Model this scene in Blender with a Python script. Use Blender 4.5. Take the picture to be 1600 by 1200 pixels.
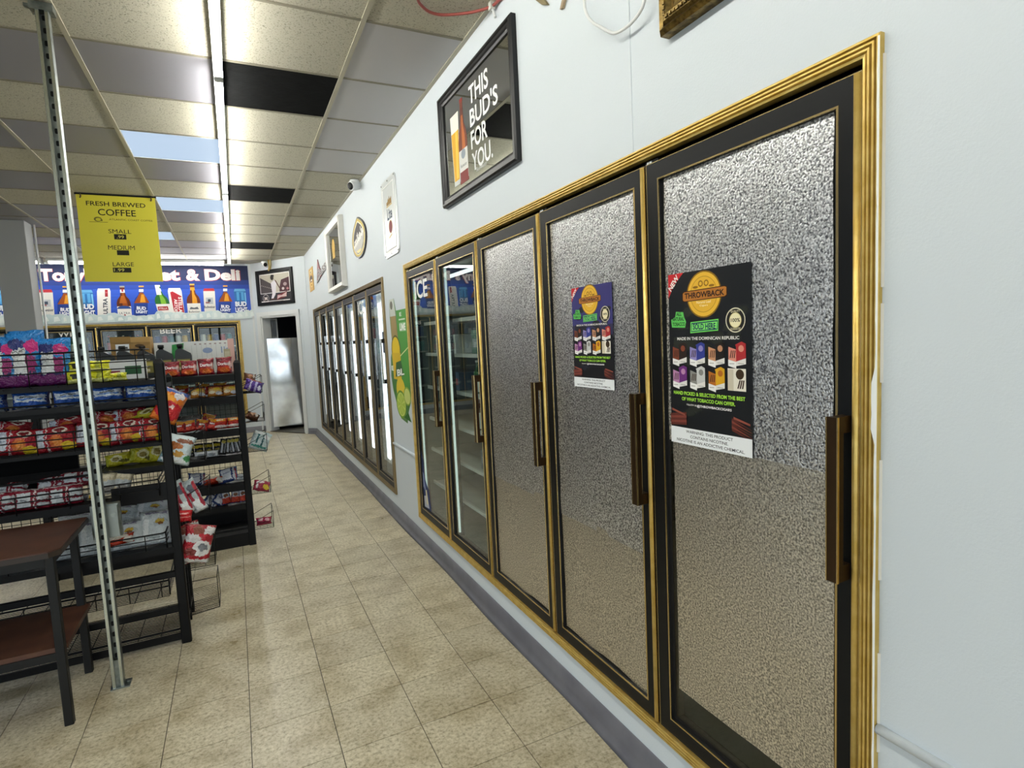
import bpy, bmesh, math, random
from mathutils import Vector as V, Matrix, noise

random.seed(7)
for o in list(bpy.data.objects):
    bpy.data.objects.remove(o)
C = bpy.context.scene.collection
SC = bpy.context.scene

# ------------------------------------------------------------------ camera, world, daylight, exposure
XW, HC, YB = 1.155, 2.979, 11.1           # right wall, ceiling height, back wall
YF, XL = -2.6, -5.4                        # glazed wall behind the camera, left wall
WX0, WX1 = -5.0, 1.05                      # shop windows behind the camera
WY0, WY1 = -2.0, 4.0                       # unseen windows added in the left wall for low daylight
cam_d = bpy.data.cameras.new('camera'); cam = bpy.data.objects.new('camera', cam_d); C.objects.link(cam)
cam_d.sensor_width = 36.0; cam_d.lens = 883.46 / 1600 * 36.0; cam_d.clip_start = 0.02
yaw, pitch, roll = 0.45234, -0.08745, -0.04794
cy, sy, cp, sp, cr, sr = math.cos(yaw), math.sin(yaw), math.cos(pitch), math.sin(pitch), math.cos(roll), math.sin(roll)
fwd = V((sy*cp, cy*cp, sp)); rgt = V((cy, -sy, 0)); upv = rgt.cross(fwd)
r2 = cr*rgt + sr*upv; u2 = -sr*rgt + cr*upv
mw = Matrix((r2, u2, -fwd)).transposed().to_4x4(); mw.translation = V((0, 0, 1.5257))
cam.matrix_world = mw
SC.camera = cam
SC.view_settings.view_transform = 'Standard'; SC.view_settings.look = 'None'
SC.view_settings.gamma = 1; SC.view_settings.use_curve_mapping = False
SC.view_settings.exposure = 0.6
SC.cycles.use_denoising = True
SC.cycles.max_bounces = 10; SC.cycles.diffuse_bounces = 5; SC.cycles.glossy_bounces = 5; SC.cycles.transparent_max_bounces = 16
SC.cycles.caustics_reflective = False; SC.cycles.caustics_refractive = False
SC.cycles.sample_clamp_indirect = 6.0

TUBE_L, PANEL_L, DAY = 50.0, .56, 2.0
w = bpy.data.worlds.new('daylight'); SC.world = w; w.use_nodes = True
nt = w.node_tree; bg = nt.nodes['Background']
bg.inputs[0].default_value = (0.84, 0.92, 1.0, 1); bg.inputs[1].default_value = DAY
pl = bpy.data.lights.new('window_portal', 'AREA'); pl.shape = 'RECTANGLE'; pl.size = WX1-WX0; pl.size_y = 2.5
pl.cycles.is_portal = True
po = bpy.data.objects.new('window_portal', pl); C.objects.link(po)
po.matrix_world = Matrix(((1, 0, 0, (WX0+WX1)/2), (0, 0, -1, YF-.12), (0, 1, 0, 1.5), (0, 0, 0, 1)))
p2 = pl.copy(); p2.size = WY1-WY0; p2.size_y = 2.45; po2 = bpy.data.objects.new('window_portal', p2); C.objects.link(po2)  # portal for the added left windows
po2.matrix_world = Matrix(((0, 0, -1, XL-.12), (1, 0, 0, (WY0+WY1)/2), (0, -1, 0, 1.38), (0, 0, 0, 1)))

# ------------------------------------------------------------------ materials
def lin(h):
    h = h.lstrip('#'); out = []
    if len(h) == 3: h = ''.join(c+c for c in h)
    for i in (0, 2, 4):
        c = int(h[i:i+2], 16) / 255
        out.append(c/12.92 if c <= 0.04045 else ((c+0.055)/1.055)**2.4)
    return (*out, 1)

MC = {}
def mat(h, rough=0.5, metal=0.0, spec=0.5, emit=0.0, var=None, vs=20.0, bump=0.0, bs=60.0, coat=0.0):
    key = (h, rough, metal, spec, emit, var, vs, bump, bs, coat)
    if key in MC: return MC[key]
    m = bpy.data.materials.new('paint_' + h.strip('#')); m.use_nodes = True
    n, l = m.node_tree.nodes, m.node_tree.links
    b = n['Principled BSDF']
    b.inputs['Base Color'].default_value = lin(h)
    b.inputs['Roughness'].default_value = rough; b.inputs['Metallic'].default_value = metal
    b.inputs['Specular IOR Level'].default_value = spec; b.inputs['Coat Weight'].default_value = coat
    if emit:
        b.inputs['Base Color'].default_value = (.02, .02, .02, 1); b.inputs['Specular IOR Level'].default_value = 0
        b.inputs['Emission Color'].default_value = lin(h); b.inputs['Emission Strength'].default_value = emit
    if var or bump:
        g = n.new('ShaderNodeNewGeometry')
    if var:
        t = n.new('ShaderNodeTexNoise'); t.inputs['Scale'].default_value = vs; t.inputs['Detail'].default_value = 4
        l.new(g.outputs['Position'], t.inputs['Vector'])
        r = n.new('ShaderNodeValToRGB'); r.color_ramp.elements[0].position = .35; r.color_ramp.elements[1].position = .68
        r.color_ramp.elements[0].color = lin(var); r.color_ramp.elements[1].color = lin(h)
        l.new(t.outputs[0], r.inputs[0]); l.new(r.outputs[0], b.inputs['Base Color'])
    if bump:
        t2 = n.new('ShaderNodeTexNoise'); t2.inputs['Scale'].default_value = bs; t2.inputs['Detail'].default_value = 2
        l.new(g.outputs['Position'], t2.inputs['Vector'])
        bp = n.new('ShaderNodeBump'); bp.inputs['Strength'].default_value = bump; bp.inputs['Distance'].default_value = 0.004
        l.new(t2.outputs[0], bp.inputs['Height']); l.new(bp.outputs[0], b.inputs['Normal'])
    MC[key] = m
    return m

def node_mat(name):
    m = bpy.data.materials.new(name); m.use_nodes = True
    return m, m.node_tree.nodes, m.node_tree.links, m.node_tree.nodes['Principled BSDF']

def make_glass(tint=(0.93, 0.97, 0.95), k=1.0, rough=0.0):
    m = bpy.data.materials.new('glass'); m.use_nodes = True
    n, l = m.node_tree.nodes, m.node_tree.links
    n.remove(n['Principled BSDF'])
    tr = n.new('ShaderNodeBsdfTransparent'); tr.inputs[0].default_value = (*tint, 1)
    gl = n.new('ShaderNodeBsdfGlossy'); gl.inputs['Roughness'].default_value = rough
    fr = n.new('ShaderNodeFresnel'); ge = n.new('ShaderNodeNewGeometry'); mr = n.new('ShaderNodeMapRange')
    mr.inputs[3].default_value = 1.5; mr.inputs[4].default_value = 1/1.5; l.new(ge.outputs['Backfacing'], mr.inputs[0]); l.new(mr.outputs[0], fr.inputs[0])
    mu = n.new('ShaderNodeMath'); mu.operation = 'MULTIPLY'; mu.use_clamp = True; mu.inputs[1].default_value = k
    mx = n.new('ShaderNodeMixShader')
    l.new(fr.outputs[0], mu.inputs[0]); l.new(mu.outputs[0], mx.inputs[0]); l.new(tr.outputs[0], mx.inputs[1]); l.new(gl.outputs[0], mx.inputs[2])
    l.new(mx.outputs[0], n['Material Output'].inputs[0])
    return m
GLASS = make_glass()
GLASS_CLEAR = make_glass((0.97, 0.98, 0.98), 1.2)

# vinyl floor tile: mottled tan with dirt, a little different from tile to tile
def make_floor():
    m, n, l, b = node_mat('vinyl_tile')
    g = n.new('ShaderNodeNewGeometry'); oi = n.new('ShaderNodeObjectInfo')
    t = n.new('ShaderNodeTexNoise'); t.inputs['Scale'].default_value = 62; t.inputs['Detail'].default_value = 5; t.inputs['Roughness'].default_value = .72
    d = n.new('ShaderNodeTexNoise'); d.inputs['Scale'].default_value = 5.5; d.inputs['Detail'].default_value = 6
    f = n.new('ShaderNodeTexNoise'); f.inputs['Scale'].default_value = 1.1; f.inputs['Detail'].default_value = 3
    for x in (t, d, f): l.new(g.outputs['Position'], x.inputs['Vector'])
    r = n.new('ShaderNodeValToRGB'); e = r.color_ramp.elements
    e[0].position = .34; e[0].color = lin('#95896f'); e[1].position = .66; e[1].color = lin('#e0d7c0')
    k = e.new(.47); k.color = lin('#c5ba9c')
    l.new(t.outputs[0], r.inputs[0])
    r2_ = n.new('ShaderNodeValToRGB'); r2_.color_ramp.elements[0].position = .33; r2_.color_ramp.elements[0].color = (.62, .57, .47, 1)
    r2_.color_ramp.elements[1].position = .56; r2_.color_ramp.elements[1].color = (1, 1, 1, 1)
    l.new(d.outputs[0], r2_.inputs[0])
    mx = n.new('ShaderNodeMix'); mx.data_type = 'RGBA'; mx.blend_type = 'MULTIPLY'; mx.inputs[0].default_value = .8
    l.new(r.outputs[0], mx.inputs[6]); l.new(r2_.outputs[0], mx.inputs[7])
    hs = n.new('ShaderNodeHueSaturation')
    ma = n.new('ShaderNodeMapRange'); ma.inputs[3].default_value = .92; ma.inputs[4].default_value = 1.06
    l.new(oi.outputs['Random'], ma.inputs[0]); l.new(ma.outputs[0], hs.inputs['Value']); l.new(mx.outputs[2], hs.inputs['Color'])
    l.new(hs.outputs[0], b.inputs['Base Color'])
    rr = n.new('ShaderNodeMapRange'); rr.inputs[3].default_value = .20; rr.inputs[4].default_value = .46
    l.new(d.outputs[0], rr.inputs[0]); l.new(rr.outputs[0], b.inputs['Roughness'])
    bp = n.new('ShaderNodeBump'); bp.inputs['Strength'].default_value = .10; bp.inputs['Distance'].default_value = .003
    l.new(f.outputs[0], bp.inputs['Height']); l.new(bp.outputs[0], b.inputs['Normal'])
    return m
FLOOR = make_floor()

# fissured acoustic tile
def make_speckle(base='#c0bcab'):
    m, n, l, b = node_mat('acoustic_tile')
    g = n.new('ShaderNodeNewGeometry'); oi = n.new('ShaderNodeObjectInfo')
    v = n.new('ShaderNodeTexNoise'); v.inputs['Scale'].default_value = 135; v.inputs['Detail'].default_value = 3; v.inputs['Roughness'].default_value = .65
    l.new(g.outputs['Position'], v.inputs['Vector'])
    r = n.new('ShaderNodeValToRGB'); e = r.color_ramp.elements
    e[0].position = .31; e[0].color = lin('#6d6a5b'); e[1].position = .45; e[1].color = lin(base)
    l.new(v.outputs[0], r.inputs[0])
    hs = n.new('ShaderNodeHueSaturation'); ma = n.new('ShaderNodeMapRange'); ma.inputs[3].default_value = .9; ma.inputs[4].default_value = 1.05
    l.new(oi.outputs['Random'], ma.inputs[0]); l.new(ma.outputs[0], hs.inputs['Value']); l.new(r.outputs[0], hs.inputs['Color'])
    l.new(hs.outputs[0], b.inputs['Base Color']); b.inputs['Roughness'].default_value = .9
    bp = n.new('ShaderNodeBump'); bp.inputs['Strength'].default_value = .4; bp.inputs['Distance'].default_value = .003
    l.new(v.outputs[0], bp.inputs['Height']); l.new(bp.outputs[0], b.inputs['Normal'])
    return m
SPECK = make_speckle()
SMOOTH_SHADED = mat('#8e8d95', .40, 0, .5)  # smooth tile left of the tubes, shade put into its colour
SMOOTH_LIT = mat('#b9b8bb', .5, 0, .4)  # same smooth tile by the right wall, tube light put into its colour
TBAR = mat('#b0ab98', .45)
TBARX_SHADED = mat('#7f7a6a', .6)  # cross tees darkened to carry the shadow of their gaps
BLACKTILE = mat('#050607', .85, 0, .08, bump=.3, bs=40, var='#0c0d0e', vs=14)

# embossed silver insulation foil
def make_foil(name, base, dark, rough, scale, strength, metal=.92):
    m, n, l, b = node_mat(name)
    tc = n.new('ShaderNodeTexCoord')
    v = n.new('ShaderNodeTexNoise'); v.inputs['Scale'].default_value = scale; v.inputs['Detail'].default_value = 2.0; v.inputs['Roughness'].default_value = .6
    l.new(tc.outputs['Object'], v.inputs['Vector'])
    r = n.new('ShaderNodeValToRGB'); e = r.color_ramp.elements
    e[0].position = .36; e[0].color = lin(dark); e[1].position = .64; e[1].color = lin(base)  # glints and dark sides of the emboss put into the colour
    l.new(v.outputs[0], r.inputs[0]); l.new(r.outputs[0], b.inputs['Base Color'])
    b.inputs['Metallic'].default_value = metal; b.inputs['Roughness'].default_value = rough
    bp = n.new('ShaderNodeBump'); bp.inputs['Strength'].default_value = strength; bp.inputs['Distance'].default_value = .002
    w2 = n.new('ShaderNodeTexNoise'); w2.inputs['Scale'].default_value = 9; w2.inputs['Detail'].default_value = 3
    l.new(tc.outputs['Object'], w2.inputs['Vector'])
    ad = n.new('ShaderNodeMath'); ad.operation = 'MULTIPLY_ADD'; ad.inputs[1].default_value = 1.6
    l.new(w2.outputs[0], ad.inputs[0]); l.new(v.outputs[0], ad.inputs[2])
    l.new(ad.outputs[0], bp.inputs['Height']); l.new(bp.outputs[0], b.inputs['Normal'])
    return m
FOIL = make_foil('silver_foil', '#ffffff', '#5e5e62', .31, 185, .9)
FOIL_FLOORLIT = make_foil('floor_tinted_foil', '#f4eee2', '#88837a', .33, 200, .6)  # lower sheets: warm reflection of the floor put into the foil colour
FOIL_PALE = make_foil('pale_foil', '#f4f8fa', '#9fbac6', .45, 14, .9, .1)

WALL = mat('#d2dae0', .62, 0, .4, bump=.16, bs=210)
LWALL = mat('#5f6163', .6)
WHITE = mat('#dcdfe0', .45)
GREYCOL = mat('#9a9c9d', .6)
BASEB = mat('#6c6c72', .42, var='#5f5f66', vs=8)
GROUT = mat('#3a3328', .9)
BLACK = mat('#0d0e0f', .45, 0, .35)
BLACKM = mat('#0a0c0e', .42, 0, .22)
RACK = mat('#060607', .45, 0, .22)
GOLD = mat('#dfc375', .40, .6, var='#cdac58', vs=30)
GOLDP = mat('#d9c089', .25, 1.0)
BRONZE = mat('#3b2a18', .35, .7)
STEEL = mat('#cfd1d1', .09, 1.0, var='#b4b6b6', vs=5)
GALV = mat('#9aa09c', .38, 1.0, var='#747b78', vs=26)
DARKIN = mat('#5a6664', .6)
TUBE = mat('#fffdf4', .5, emit=TUBE_L)
TUBE2 = mat('#fffdf6', .5, emit=TUBE_L*.3)
PANEL = mat('#cfe6ff', .5, emit=PANEL_L)

# ------------------------------------------------------------------ mesh helpers
def wm(o):
    m = o.matrix_basis.copy()
    while o.parent: o = o.parent; m = o.matrix_basis @ m
    return m

class G:
    """collects shapes, in the axes M, into one mesh"""
    def __init__(s, M=None):
        s.bm = bmesh.new(); s.M = M or Matrix(); s.mats = []
    def mi(s, m):
        if m not in s.mats: s.mats.append(m)
        return s.mats.index(m)
    def vs(s, pts): return [s.bm.verts.new(s.M @ V(p)) for p in pts]
    def face(s, vv, m, smooth=False):
        try: f = s.bm.faces.new(vv)
        except ValueError: return
        f.material_index = s.mi(m); f.smooth = smooth
    def poly(s, pts, m): s.face(s.vs(pts), m)
    def box(s, x0, x1, y0, y1, z0, z1, m, bev=0.0):
        if bev:
            return s.prism([(x0+bev, y0), (x1-bev, y0), (x1, y0+bev), (x1, y1-bev), (x1-bev, y1), (x0+bev, y1), (x0, y1-bev), (x0, y0+bev)], z0, z1, m)
        v = s.vs([(x0,y0,z0),(x1,y0,z0),(x1,y1,z0),(x0,y1,z0),(x0,y0,z1),(x1,y0,z1),(x1,y1,z1),(x0,y1,z1)])
        for q in ((0,3,2,1),(4,5,6,7),(0,1,5,4),(1,2,6,5),(2,3,7,6),(3,0,4,7)): s.face([v[i] for i in q], m)
    def prism(s, pts, z0, z1, m, top=None):
        a = s.vs([(p[0], p[1], z0) for p in pts]); b = s.vs([(p[0], p[1], z1) for p in (top or pts)])
        n = len(pts)
        s.face(a[::-1], m); s.face(b, m)
        for i in range(n): s.face([a[i], a[(i+1) % n], b[(i+1) % n], b[i]], m)
    def tube(s, pts, r, m, seg=8, closed=False, rs=None):
        P = [V(p) for p in pts]; rings = []; up = None
        for i, p in enumerate(P):
            a = P[i-1] if (i or closed) else P[i]; b = P[(i+1) % len(P)] if (i < len(P)-1 or closed) else P[i]
            t = (b - a).normalized()
            if up is None: up = t.orthogonal().normalized()
            else:
                up = up - t*up.dot(t)
                up = up.normalized() if up.length > 1e-6 else t.orthogonal().normalized()
            sd = t.cross(up); rr = rs[i] if rs else r
            rings.append(s.vs([p + (up*math.cos(2*math.pi*k/seg) + sd*math.sin(2*math.pi*k/seg))*rr for k in range(seg)]))
        R = list(zip(rings, rings[1:])) + ([(rings[-1], rings[0])] if closed else [])
        for a, b in R:
            for k in range(seg): s.face([a[k], a[(k+1) % seg], b[(k+1) % seg], b[k]], m, True)
        if not closed: s.face(rings[0][::-1], m); s.face(rings[-1], m)
    def lathe(s, prof, m, seg=16, c=(0, 0, 0), mats=None):
        rings = [s.vs([(c[0]+r*math.cos(2*math.pi*k/seg), c[1]+r*math.sin(2*math.pi*k/seg), c[2]+z) for k in range(seg)]) for r, z in prof]
        for i in range(len(rings)-1):
            for k in range(seg): s.face([rings[i][k], rings[i][(k+1) % seg], rings[i+1][(k+1) % seg], rings[i+1][k]], mats[i] if mats else m, True)
        s.face(rings[0][::-1], mats[0] if mats else m); s.face(rings[-1], mats[-1] if mats else m)
    def frame(s, x0, x1, y0, y1, prof, m, mats=None):
        """mitred frame: profile (inset, n) swept round a rectangle in the local x-y plane"""
        R = []
        for ins, nn in prof:
            R.append(s.vs([(x0+ins, y0+ins, nn), (x1-ins, y0+ins, nn), (x1-ins, y1-ins, nn), (x0+ins, y1-ins, nn)]))
        for i in range(len(R)-1):
            for k in range(4): s.face([R[i][k], R[i][(k+1) % 4], R[i+1][(k+1) % 4], R[i+1][k]], mats[i] if mats else m)
    def sheet(s, x0, x1, y0, y1, n0, m, nx=12, ny=24, amp=.002, fr=6, seed=0, edge=0.0):
        rows = []
        for j in range(ny+1):
            row = []
            for i in range(nx+1):
                u, v_ = i/nx, j/ny; x = x0+(x1-x0)*u; y = y0+(y1-y0)*v_
                q = noise.noise(V((x*fr+seed*7.3, y*fr*.6, seed*3.1)))
                ex = noise.noise(V((y*9, seed*5.0, 2)))*edge if i in (0, nx) else 0
                ey = noise.noise(V((x*9, seed*5.0, 9)))*edge if j in (0, ny) else 0
                row.append((x+ex, y+ey, n0+q*amp))
            rows.append(s.vs(row))
        for j in range(ny):
            for i in range(nx): s.face([rows[j][i], rows[j][i+1], rows[j+1][i+1], rows[j+1][i]], m, True)
    def build(s, name, parent=None, label=None, cat=None, group=None, kind=None, local=False):
        if parent is not None and not local: s.bm.transform(wm(parent).inverted())
        me = bpy.data.meshes.new(name); s.bm.normal_update(); s.bm.to_mesh(me); s.bm.free()
        for m in s.mats: me.materials.append(m)
        o = bpy.data.objects.new(name, me); C.objects.link(o)
        if parent is not None: o.parent = parent
        tag(o, label, cat, group, kind)
        return o

def smooth(P, n=6):
    P = [V(p) for p in P]; out = []
    for i in range(len(P)-1):
        a, b, c, d = P[max(i-1, 0)], P[i], P[i+1], P[min(i+2, len(P)-1)]
        for k in range(n):
            t = k/n; out.append(.5*((2*b)+(c-a)*t+(2*a-5*b+4*c-d)*t*t+(3*b-a-3*c+d)*t**3))
    return out+[P[-1]]

def tag(o, label=None, cat=None, group=None, kind=None):
    for k, v in (('label', label), ('category', cat), ('group', group), ('kind', kind)):
        if v: o[k] = v
    return o

def thing(name, label, cat, loc=(0, 0, 0), group=None, rot=(0, 0, 0)):
    o = bpy.data.objects.new(name, None); C.objects.link(o); o.location = loc; o.rotation_euler = rot
    o.empty_display_size = .05
    return tag(o, label, cat, group)

def copy_tree(o, parent=None):
    c = o.copy(); C.objects.link(c); c.parent = parent
    for ch in o.children: copy_tree(ch, c)
    return c

def basis(O, ex, ey, en):
    m = Matrix((V(ex), V(ey), V(en))).transposed().to_4x4(); m.translation = V(O); return m
RW = basis((XW, 0, 0), (0, -1, 0), (0, 0, 1), (-1, 0, 0))         # right wall: x runs towards the camera
BW = basis((0, YB, 0), (1, 0, 0), (0, 0, 1), (0, -1, 0))          # back wall
dA, dB = V((XW, 10.0, 0)), V((.36, YB, 0)); dx = (dA-dB).normalized(); dn = dx.cross(V((0, 0, 1)))
DW = basis(dA, dx, (0, 0, 1), dn)                                  # angled wall, x from -1.357 to 0

# ------------------------------------------------------------------ flat print
FONT_CACHE = {}
def text_mesh(s, bold):
    k = (s, bold)
    if k not in FONT_CACHE:
        cu = bpy.data.curves.new('t', 'FONT'); cu.body = s; cu.offset = bold; cu.resolution_u = 3; cu.align_x = 'LEFT'
        ob = bpy.data.objects.new('t', cu); me = bpy.data.meshes.new_from_object(ob)
        bpy.data.objects.remove(ob); bpy.data.curves.remove(cu)
        FONT_CACHE[k] = ([v.co.xy[:] for v in me.vertices], [list(p.vertices) for p in me.polygons])
        bpy.data.meshes.remove(me)
    return FONT_CACHE[k]

class Flat(G):
    """flat print laid on a surface: layers a fraction of a millimetre apart"""
    def __init__(s, M, n0=.0006, step=0, box=None, surf=None):
        super().__init__(M); s.n = n0; s.st = 1.2e-5; s.b = box or (0, 1, 0, 1); s.surf = surf
    def P(s, u, v):
        x = s.b[0]+(s.b[1]-s.b[0])*u; y = s.b[2]+(s.b[3]-s.b[2])*v
        return (x, y, s.n) if s.surf is None else s.surf(x, y, s.n)
    def pg(s, pts, c, rough=.4):
        s.n += s.st; s.poly([s.P(*p) for p in pts], mat(c, .6, 0, .3) if isinstance(c, str) else c)
    def rect(s, u0, u1, v0, v1, c): s.pg([(u0, v0), (u1, v0), (u1, v1), (u0, v1)], c)
    def ell(s, u, v, ru, rv, c, n=24, a0=0, a1=2*math.pi):
        s.pg([(u+ru*math.cos(a0+(a1-a0)*i/n), v+rv*math.sin(a0+(a1-a0)*i/n)) for i in range(n if a1-a0 > 6.28 else n+1)], c)
    def text(s, t, u, v, wd, ht, c, bold=.0, rot=0.0, shear=0.0, al='c'):
        """fits the text in a box wd x ht (u,v units) centred at u,v"""
        vs, fs = text_mesh(t, bold); s.n += s.st
        if not vs: return
        x0 = min(p[0] for p in vs); x1 = max(p[0] for p in vs); y0 = min(p[1] for p in vs); y1 = max(p[1] for p in vs)
        W = abs(s.b[1]-s.b[0]); H = abs(s.b[3]-s.b[2]); ca, sa = math.cos(rot), math.sin(rot); out = []
        for x, y in vs:
            a = ((x-x0)/(x1-x0)-(.5 if al == 'c' else 0))*wd*W; b = ((y-y0)/(y1-y0)-.5)*ht*H; a += b*shear
            out.append(s.P(u+(a*ca-b*sa)/W, v+(a*sa+b*ca)/H))
        vv = s.vs(out); m = mat(c, .6, 0, .3)
        for f in fs: s.face([vv[i] for i in f], m)

# ------------------------------------------------------------------ setting: floor
T = .3048; FX, FY = -.0644, 3.0055
fl = G(); fl.box(XL-.1, XW+.9, YF-.1, YB+1.6, -.12, -.004, GROUT); floor = fl.build('floor', kind='structure')
cells = []
for i in range(-17, 4):
    for j in range(-28, 20):
        x0, x1 = FX+i*T, FX+(i+1)*T; y1 = FY-j*T; y0 = y1-T
        x0 = max(x0, XL); y0 = max(y0, YF); y1 = min(y1, YB)
        if y1-y0 < .02 or x1-x0 < .02: continue
        cells.append((x0, x1, y0, y1))
vis = sorted([c for c in cells if c[3] > 1.5 and c[1] > -.36*c[3]-.1], key=lambda c: (c[0]+T/2)**2+(c[2]+T/2)**2)[:300]
vs_ = set(vis)
def tile_bm(g, x0, x1, y0, y1, m):
    e = .0015
    v = g.vs([(x0+e, y0+e, -.004), (x1-e, y0+e, -.004), (x1-e, y1-e, -.004), (x0+e, y1-e, -.004), (x0+e, y0+e, 0), (x1-e, y0+e, 0), (x1-e, y1-e, 0), (x0+e, y1-e, 0)])
    for q in ((4,5,6,7),(0,1,5,4),(1,2,6,5),(2,3,7,6),(3,0,4,7)): g.face([v[k] for k in q], m)
rest = G()
for c in cells:
    if c not in vs_: tile_bm(rest, *c, FLOOR)
rest.build('floor_tile_field', floor, kind='stuff')
g = G(); tile_bm(g, 0, T, 0, T, FLOOR); full = g.build('floor_tile'); full_me = full.data
bpy.data.objects.remove(full)
for c in vis:
    if abs(c[1]-c[0]-T) < .001 and abs(c[3]-c[2]-T) < .001:
        o = bpy.data.objects.new('floor_tile', full_me); C.objects.link(o); o.location = (c[0], c[2], 0)
        o.parent = floor
    else:
        g = G(); tile_bm(g, *c, FLOOR); g.build('floor_tile', floor)

# ------------------------------------------------------------------ setting: ceiling of 2 x 2 ft lay-in tiles
S2 = .6096; GX, GY = .6499, 2.7002
ce = G(); ce.box(XL-.1, XW+.9, YF-.1, YB+1.6, HC+.03, HC+.12, mat('#6a6a66', .9)); ceil = ce.build('ceiling', kind='structure')
gt = {}
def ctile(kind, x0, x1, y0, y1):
    m = {'s': SPECK, 'g': SMOOTH_SHADED, 'p': SMOOTH_LIT, 'b': BLACKTILE}[kind]
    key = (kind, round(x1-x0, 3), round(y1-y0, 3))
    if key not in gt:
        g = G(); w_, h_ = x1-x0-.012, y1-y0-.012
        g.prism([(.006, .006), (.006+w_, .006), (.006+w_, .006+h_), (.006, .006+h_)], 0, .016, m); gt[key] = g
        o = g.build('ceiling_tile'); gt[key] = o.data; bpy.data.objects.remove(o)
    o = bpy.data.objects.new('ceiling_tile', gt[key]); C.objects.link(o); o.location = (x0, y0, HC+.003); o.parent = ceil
    if kind == 'b': tag(o, 'black ceiling panel')
    elif kind == 'g': tag(o, 'smooth grey vinyl ceiling panel, shade put into its colour')
    elif kind == 'p': tag(o, 'smooth vinyl ceiling panel, lamplight put into its colour')
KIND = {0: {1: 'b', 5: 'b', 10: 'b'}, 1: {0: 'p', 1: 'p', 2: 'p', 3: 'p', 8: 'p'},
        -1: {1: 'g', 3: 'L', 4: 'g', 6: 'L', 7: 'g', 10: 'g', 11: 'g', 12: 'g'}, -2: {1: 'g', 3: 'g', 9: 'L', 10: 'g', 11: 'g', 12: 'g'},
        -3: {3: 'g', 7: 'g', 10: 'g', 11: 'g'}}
# column index 0 is X from .040 to .650, column 1 the cut tiles by the wall
panels = []
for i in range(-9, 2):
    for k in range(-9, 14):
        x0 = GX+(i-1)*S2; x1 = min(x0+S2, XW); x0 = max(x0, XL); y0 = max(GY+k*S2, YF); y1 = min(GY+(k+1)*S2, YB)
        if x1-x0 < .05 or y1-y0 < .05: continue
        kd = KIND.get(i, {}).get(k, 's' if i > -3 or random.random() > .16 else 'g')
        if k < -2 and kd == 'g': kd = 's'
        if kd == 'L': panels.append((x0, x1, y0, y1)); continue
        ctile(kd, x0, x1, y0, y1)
for i in range(-9, 1):
    x = GX+i*S2; g = G(); g.box(x-.0115, x+.0115, YF, YB, HC-.001, HC+.004, TBAR); g.box(x-.002, x+.002, YF, YB, HC+.004, HC+.03, TBAR); g.build('ceiling_main_bar', ceil)
for k in range(-8, 14):
    y = GY+k*S2; g = G(); g.box(XL, XW, y-.009, y+.009, HC, HC+.0035, TBARX_SHADED); g.build('ceiling_cross_bar', ceil)
g = G(); g.box(XW-.022, XW, YF, 10.0, HC-.0015, HC+.012, TBAR); g.build('ceiling_wall_angle', ceil)

lab = ['wide lit ceiling panel right beside the long tube light, the nearest of the three', 'lit ceiling panel beside the upper right corner of the yellow coffee sign', 'small lit ceiling panel partly hidden by the yellow coffee sign']
for (x0, x1, y0, y1), lb in zip(sorted(panels, key=lambda p: p[2]), lab):
    t = thing('ceiling_light', lb, 'ceiling light', ((x0+x1)/2, (y0+y1)/2, HC), 'lit panels in the ceiling grid')
    g = G(); g.frame(x0+.004, x1-.004, y0+.004, y1-.004, [(0, HC+.02), (0, HC+.001), (.012, HC+.001), (.012, HC+.008)], WHITE); g.build('frame', t)
    g = G(); g.box(x0+.014, x1-.014, y0+.014, y1-.014, HC+.004, HC+.012, PANEL); g.build('diffuser', t)

def tube_light(p0, p1, label, group, n=1):
    p0, p1 = V(p0), V(p1); mid = (p0+p1)/2; L = (p1-p0).length; ang = math.atan2(p1.y-p0.y, p1.x-p0.x)
    t = thing('fluorescent_light', label, 'ceiling light', (mid.x, mid.y, p0.z), group, (0, 0, ang))
    M = wm(t); wd = .021 if n == 1 else .075
    g = G(M); g.box(-L/2+.004, L/2-.004, -wd, wd, -.036, 0, WHITE); g.build('housing', t)
    for k in range(n):
        yy = 0 if n == 1 else (-.045+.09*k)
        g = G(M); g.tube([(-L/2+.03, yy, -.052), (L/2-.03, yy, -.052)], .0155, TUBE if n == 1 else TUBE2, 8); g.build('tube', t)
    for s_ in (-1, 1):
        g = G(M); g.box(s_*(L/2-.018)-.012, s_*(L/2-.018)+.012, -wd, wd, -.072, -.034, WHITE); g.build('socket', t)
yj = [-3.94, -1.5, .93, 3.37, 5.81, 8.25, 10.55]
names_ = ['behind the camera', 'behind the camera', 'nearest length in view', 'second from the front', 'third from the front', 'last before the deli banner']
for k in range(1, 6):
    tube_light((.041, yj[k]+.005, HC-.002), (.041, yj[k+1]-.005, HC-.002), 'long white tube light over the aisle, ' + names_[k], 'tube lights along the aisle')
tube_light((-.02, 10.72, HC-.002), (-2.4, 10.72, HC-.002), 'double tube light across the ceiling above the blue deli banner, right of the white column', 'tube lights above the banner', 2)
tube_light((-2.45, 10.72, HC-.002), (-4.8, 10.72, HC-.002), 'double tube light across the ceiling left of the white column', 'tube lights above the banner', 2)

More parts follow.
